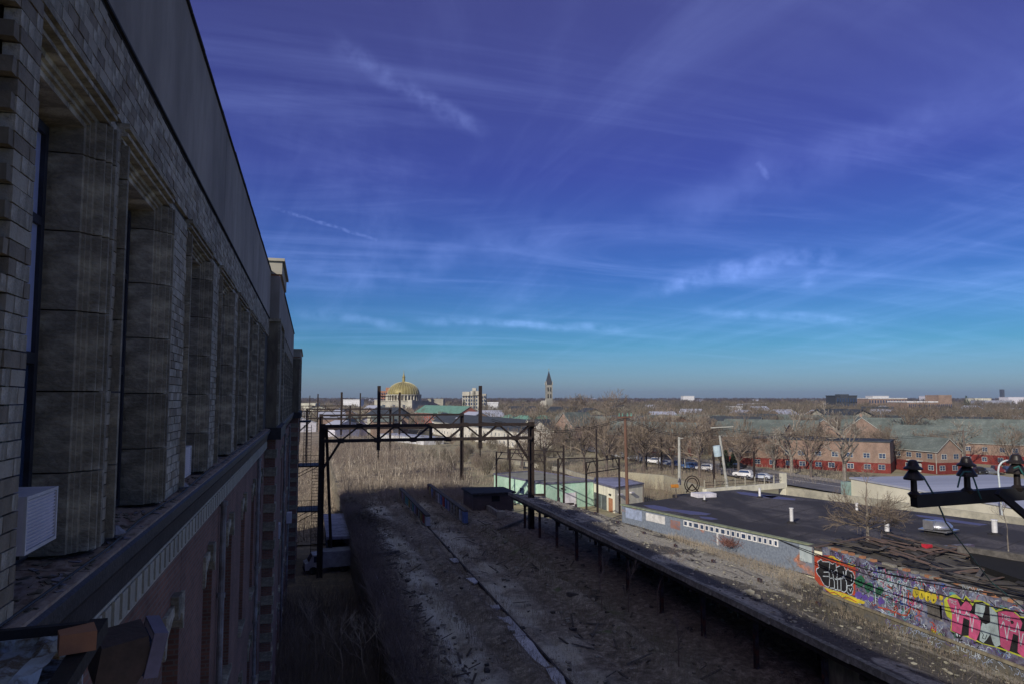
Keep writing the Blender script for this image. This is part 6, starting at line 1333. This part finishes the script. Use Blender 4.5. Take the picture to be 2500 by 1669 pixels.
def church():
    D = 700; a = PD(1340, 938, D); r = root('church', 'grey stone church with a tall pointed steeple on the horizon', 'church', (a.x, a.y, GL), -YAW + R(8)); H = a.z - GL
    MB().box(-3, 3, -3, 3, -1, H).build('tower', mat('grey_church_stone', (.30,.29,.24), (.22,.21,.18), .5), r, world=False)
    MB().add([(-3.3, -3.3, H), (3.3, -3.3, H), (3.3, 3.3, H), (-3.3, 3.3, H), (0, 0, H + 14)], [(0, 1, 2, 3), (0, 1, 4), (1, 2, 4), (2, 3, 4), (3, 0, 4)]).build('spire', M_darkroof, r, world=False)
    MB().cone((0, 0, H + 13.5), (0, 0, H + 16), .18, .1, 6).bar((-.7, 0, H + 15), (.7, 0, H + 15), .2).build('cross', M_gold, r, world=False)
    for x in (-1, 1):
        for z in (H - 4.5, H - 11): MB().box(x * 1.3 - .55, x * 1.3 + .55, -3.1, -3.0, z - 2, z + 2).build('belfry_opening', M_void, r, world=False)
    for x, y in ((-3, -3), (3, -3), (-3, 3), (3, 3)): MB().cone((x, y, H), (x, y, H + 4), .6, .05, 6).build('pinnacle', M_tan, r, world=False)
    MB().prism([(-5, -1), (5, -1), (5, H * .3), (0, H * .5), (-5, H * .3)], 'y', 3, 40).build('nave', M_tan, r, world=False)
    MB().prism([(-5.5, -1), (-3.05, -1), (-3.05, H * .55), (-5.5, H * .3)], 'y', -2.5, 3).build('aisle', M_tan, r, world=False)
church()
block('dark_block', 'dark flat block standing up on the skyline right of centre', 'apartment block', 2040, 2092, 966, 620, M_darkroof, cols=8, rows=3, extra=((.2, .6, 961),))
block('brick_mill', 'long pale red brick mill with white pilasters on the right skyline', 'mill', 2215, 2322, 981, 520, M_hbrick, cols=22, rows=3, extra=((.70, 1.0, 963),), rm=M_white)
block('brick_mill', 'lower brick range with pale roof left of the long mill on the skyline', 'mill', 2120, 2214, 972, 700, M_hbrick, cols=14, rows=3, rm=M_white)
for k, (x0, x1, yt, D, m, lb) in enumerate(((838, 880, 975, 900, M_white, 'white factory block left of the golden dome on the horizon'), (735, 770, 985, 700, M_cream, 'cream block beside the warehouse corner on the horizon'), (1045, 1082, 974, 800, M_conc2, 'pale grey block just right of the golden dome'),
        (1190, 1216, 983, 560, M_white, 'white shed right of the castle like block'), (1785, 1812, 993, 520, M_white, 'white house with bright roof among distant trees'), (2130, 2170, 966, 1300, M_white, 'bright white warehouse roof on the far skyline'),
        (1668, 1695, 966, 1500, M_white, 'pale long block on the far skyline above the brown pole'), (2262, 2300, 966, 1500, M_acwhite, 'thin white block on the far right skyline'), (2380, 2420, 972, 1100, M_cream, 'cream and orange low block on the far right'),
        (2405, 2470, 978, 900, M_metalroof, 'long grey blue roof on the far right skyline'), (2462, 2500, 969, 1200, M_acwhite, 'white block at the right end of the skyline'), (1830, 1870, 985, 800, M_acwhite, 'pale blue white shed in the distance above the terraces'), (2446, 2452, 950, 2600, M_darkroof, 'thin dark tower at the right end of the horizon'))):
    block('far_building', lb, 'building', x0, x1, yt, D, m)
# ---- far houses scattered between the trees, individually
fmats = [M_cream, M_hbrick, M_acwhite, M_orange, M_tan, M_conc2]; rmats = [M_darkroof, M_slate, M_metalroof, M_stone2, M_tar]
protos = []
for i in range(10):
    w_, d, h = random.uniform(8, 18), random.uniform(8, 12), random.uniform(5, 8); rr = root('far_house', None, None); 
    b = MB(); b.prism([(-w_ / 2, -1), (w_ / 2, -1), (w_ / 2, h), (0, h + 2.5), (-w_ / 2, h)], 'y', -d / 2, d / 2); b.build('wall', fmats[i % 6], rr, world=False)
    MB().prism([(-w_ / 2 - .4, h - .1), (0, h + 2.55), (w_ / 2 + .4, h - .1), (w_ / 2 + .4, h + .2), (0, h + 2.9), (-w_ / 2 - .4, h + .2)], 'y', -d / 2 - .4, d / 2 + .4).build('roof', rmats[i % 5], rr, world=False); protos.append(rr)
used = 0
for k in range(270):
    px = random.uniform(730, 2560); D = 330 * (1 / max(.12, 1 - random.random() * .9)); D = min(D, 2600); q = PD(px, 1000, D)
    o = protos[k] if k < 10 else copy_tree(protos[k % 10])
    o.location = (q.x, q.y, GL); o.rotation_euler = (0, 0, random.choice((0, R(42), R(90), R(20))) + random.uniform(-.1, .1))
    if D > 600: o.scale = (1.1, 1.1, 1.15)
    if D > 1200: o.scale = (1.6, 1.6, 1.4)
    tag(o, 'small far off house roof half hidden among the bare trees toward the horizon', 'house', 'far houses among the bare trees')
# ================================================================== TREES
random.seed(11)
def tree_proto(h, r, n, spread, m1, m2, mid=2, gr=.74):
    t = root('bare_tree', None, None); b = MB(); b.cone((0, 0, -1), (0, 0, h * .28), r, r * .75, 7); 
    c = MB(); 
    for k in range(3): a = k * 2.1 + random.random(); twigtree(b, Vector((0, 0, h * .27)), Vector((math.cos(a) * .5, math.sin(a) * .5, 1)).normalized(), h * .2, r * .55, 1, spread, gr, mid=mid)
    b.build('trunk', m1, t, world=False, fix=False)
    for k in range(6): a = k * 1.1 + random.random(); twigtree(c, Vector((0, 0, h * (.27 + .07 * k))), Vector((math.cos(a), math.sin(a), .8)).normalized(), h * .19, r * .42, n, spread, gr, mid=mid)
    if m2 is M_twig:
        for _ in range(520):
            a = random.uniform(0, 6.28); u_ = random.uniform(-.9, 1); rr = h * .40 * random.random() ** .38; x, y, z = rr * math.cos(a) * math.sqrt(1 - u_ * u_), rr * math.sin(a) * math.sqrt(1 - u_ * u_), h * .64 + h * .36 * u_ * (rr / (h * .40))
            dd = Vector((x, y, (z - h * .35) * 1.0)).normalized() * random.uniform(.6, 1.5); sw = Vector((-math.sin(a), math.cos(a), 0)) * .05
            c.add([(x - sw.x, y - sw.y, z), (x + sw.x, y + sw.y, z), (x + dd.x + random.gauss(0, .25), y + dd.y + random.gauss(0, .25), z + dd.z)], [(0, 1, 2)])
    c.build('crown', m2, t, world=False, fix=False); return t
syc = [tree_proto(13, .38, 4, .62, M_bark, M_bark) for _ in range(2)]
mid_ = [tree_proto(12, .30, 4, .6, M_bark2, M_twig) for _ in range(4)]
sp_ = [(1394, 1102, 13.5, 'pale barked sycamore left of the parked cars, near the brick gable'), (1455, 1106, 8, 'short pale sycamore in front of the left parked cars'), (1540, 1108, 14, 'pale sycamore rising behind the brown utility pole'), (1612, 1116, 13, 'pale sycamore behind the tall dark post'),
       (1706, 1128, 14.5, 'white limbed sycamore left of the transformer pole'), (1933, 1158, 16, 'large white limbed sycamore in front of the flat brick block'), (2063, 1186, 17, 'pale sycamore left of the cream store'), (1890, 1150, 11, 'thin pale sycamore left of the large white limbed one'), (2352, 1140, 13, 'bare sycamore beside the timber pole at the right')]
for k, (px, py, h, lb) in enumerate(sp_):
    o = syc[k] if k < 2 else copy_tree(syc[k % 2]); p = P(px, py, GL); o.location = (p.x, p.y, GL); s = h / 13; o.scale = (s, s, s); o.rotation_euler = (0, 0, random.uniform(0, 6)); tag(o, lb, 'tree', 'pale barked sycamores along the street')
n = 0
def mtree(px, D, h, lb='bare grey brown winter tree in the wooded belt between the far houses'):
    global n
    q = PD(px, 1000, D); o = mid_[n] if n < 4 else copy_tree(mid_[n % 4]); n += 1
    s = h / 12; o.location = (q.x, q.y, GL - .3); o.scale = (s * 1.1, s * 1.1, s); o.rotation_euler = (0, 0, random.uniform(0, 6.28)); tag(o, lb, 'tree', 'bare trees of the wooded belt')
for k in range(250):
    D = random.uniform(225, 480); px = random.uniform(1330, 2540)
    if D < 260 and px > 1850: D += 90
    mtree(px, D, random.uniform(8, 12.5))
for px, py, D, h, lb in ((1494, 944, 380, 23, 'round bare crowned tree standing above the horizon right of the steeple'), (1431, 956, 420, 21, 'smaller bare tree breaking the horizon left of the round one'), (1393, 958, 420, 20, 'low bare tree breaking the horizon right of the steeple')):
    mtree(px, D, h, lb)
# hazy woods farther out: joined tufts of fine twigs
def woods(name, cnt, px0, px1, D0_, D1_, h0, h1, m, nt=55, tw=.30, pw=1.0):
    V = []; Fc = []
    for _ in range(cnt):
        D = D0_ * (D1_ / D0_) ** (random.random() ** pw); px = random.uniform(px0, px1); q = PD(px, 1000, D); h = random.uniform(h0, h1); rad = h * random.uniform(.4, .6); sc_ = max(1, D / 450)
        for _ in range(nt):
            a = random.uniform(0, 6.28); u_ = random.uniform(-1, 1); rr = rad * random.random() ** .4; x = q.x + rr * math.cos(a) * math.sqrt(1 - u_ * u_); y = q.y + rr * math.sin(a) * math.sqrt(1 - u_ * u_); z = GL + h * .55 + h * .42 * u_
            L = random.uniform(.8, 2.2) * min(sc_, 2.2); a2 = random.uniform(0, 6.28); w_ = tw * sc_; k = len(V)
            V += [(x - w_ * .5, y, z), (x + w_ * .5, y, z), (x + math.cos(a2) * L * .6, y + math.sin(a2) * L * .6, z + L)]; Fc.append((k, k + 1, k + 2))
    b = MB(); b.v = V; b.f = Fc; b.m = [0] * len(Fc); tag(b.build(name, m, fix=False), kind='stuff')
for k in range(60):
    mtree(random.uniform(1480, 2540), random.uniform(190, 245), random.uniform(8, 11.5), 'bare winter tree standing close in front of the brick terraces')
for px, D, h in ((1275, 190, 12), (1330, 200, 14), (1425, 185, 15), (1480, 175, 15), (1570, 180, 16), (1640, 176, 15), (1705, 170, 15), (1800, 172, 14), (1975, 168, 14), (2215, 240, 17), (2275, 250, 18)):
    mtree(px, D, h, 'tall bare tree ' + {1275: 'right beside the near gantry right post', 1330: 'in front of the pale gabled house', 1425: 'left of the brown utility pole, before the brick gable', 1480: 'just left of the brown utility pole', 1570: 'just right of the brown utility pole', 1640: 'left of the pale concrete pole', 1705: 'between the pale concrete pole and the leaning pole', 1800: 'right of the leaning pole with the transformer', 1975: 'in the middle of the flat roofed brick block', 2215: 'above the roof left of the first insulator', 2275: 'above the terraces between first and second insulator'}[px])
woods('distant_woods', 1700, 1180, 2600, 330, 1100, 9, 14, M_twigf, 130, .24)
woods('distant_woods', 700, 700, 1330, 420, 1400, 6, 11, M_twigf, 90, .26)
woods('far_woods', 2600, 680, 2650, 900, 4200, 9, 15, mat('violet_woods', (.10,.075,.075), (.075,.065,.06), .01, 0, 1, c3=(.14,.11,.10)), 45, .5, .8)
woods('bushes', 260, 1330, 2500, 205, 330, 2.5, 6, M_twigf, 150, .10)
woods('bushes', 50, 1000, 1420, 165, 330, 2, 4, M_twigf, 200, .10)
ev = mat('evergreen', (.035,.055,.025), (.02,.035,.02), .5, 0, 1)
def evergreen(px, py, D, h, lb):
    q = PD(px, py, D); r = root('evergreen_tree', lb, 'tree', (q.x, q.y, GL)); MB().cone((0, 0, -.5), (0, 0, h * .6), .3, .12, 6).build('trunk', M_bark2, r, world=False); V = []; Fc = []
    for _ in range(900):
        z = h * random.uniform(.12, 1); rr = h * .3 * (1.05 - z / h) * random.uniform(.6, 1.05); a = random.uniform(0, 6.28); x, y = rr * math.cos(a), rr * math.sin(a); k = len(V); s = .35
        V += [(x + random.uniform(-s, s), y + random.uniform(-s, s), z + random.uniform(-s, s)) for _ in range(3)]; Fc.append((k, k + 1, k + 2))
    b = MB(); b.v = V; b.f = Fc; b.m = [0] * len(Fc); b.build('crown', ev, r, world=False, fix=False)
evergreen(1133, 1000, 480, 17, 'dark green conifer below the castle like block'); evergreen(1772, 1112, 190, 5, 'small dark evergreen bush left of the transformer pole'); evergreen(1383, 1060, 260, 9, 'dark evergreen between the hip roofed houses and brick gable'); evergreen(2360, 985, 560, 20, 'dark evergreen tree on the right skyline beside the mill')
evergreen(1790, 1112, 192, 4.5, 'second small evergreen bush by the transformer pole')
# thin brush belt between railbed and street
def fe_():
    p = P(random.uniform(1060, 2060), random.uniform(1096, 1185), GL); return p.x, p.y, GL
stalks(9000, fe_, .4, 1.5, .06, .3, 2, M_reed, 'dry_grass')
def fe2():
    p = P(random.uniform(1300, 1760), random.uniform(1150, 1225), GL); return p.x, p.y, GL
stalks(4000, fe2, .8, 3.5, .05, .2, 3, M_twig, 'sapling_thicket')
for a, b_ in (((1483, 1116), (1690, 1128)),):
    pass

# ---- thin winter haze over the city
hz = MB().box(-3200, 5200, -60, 5200, GL - 1.6, 60).build('haze', None or M_void); hz.data.materials.clear(); tag(hz, kind='stuff')
hm = bpy.data.materials.new('haze_air'); hm.use_nodes = True; t = hm.node_tree; t.nodes.clear(); o_ = N(t, 'ShaderNodeOutputMaterial'); pv = N(t, 'ShaderNodeVolumePrincipled')
pv.inputs['Density'].default_value = 0.00011; pv.inputs['Color'].default_value = (.60, .70, .92, 1); pv.inputs['Anisotropy'].default_value = .2; t.links.new(pv.outputs[0], o_.inputs['Volume']); hz.data.materials.append(hm)
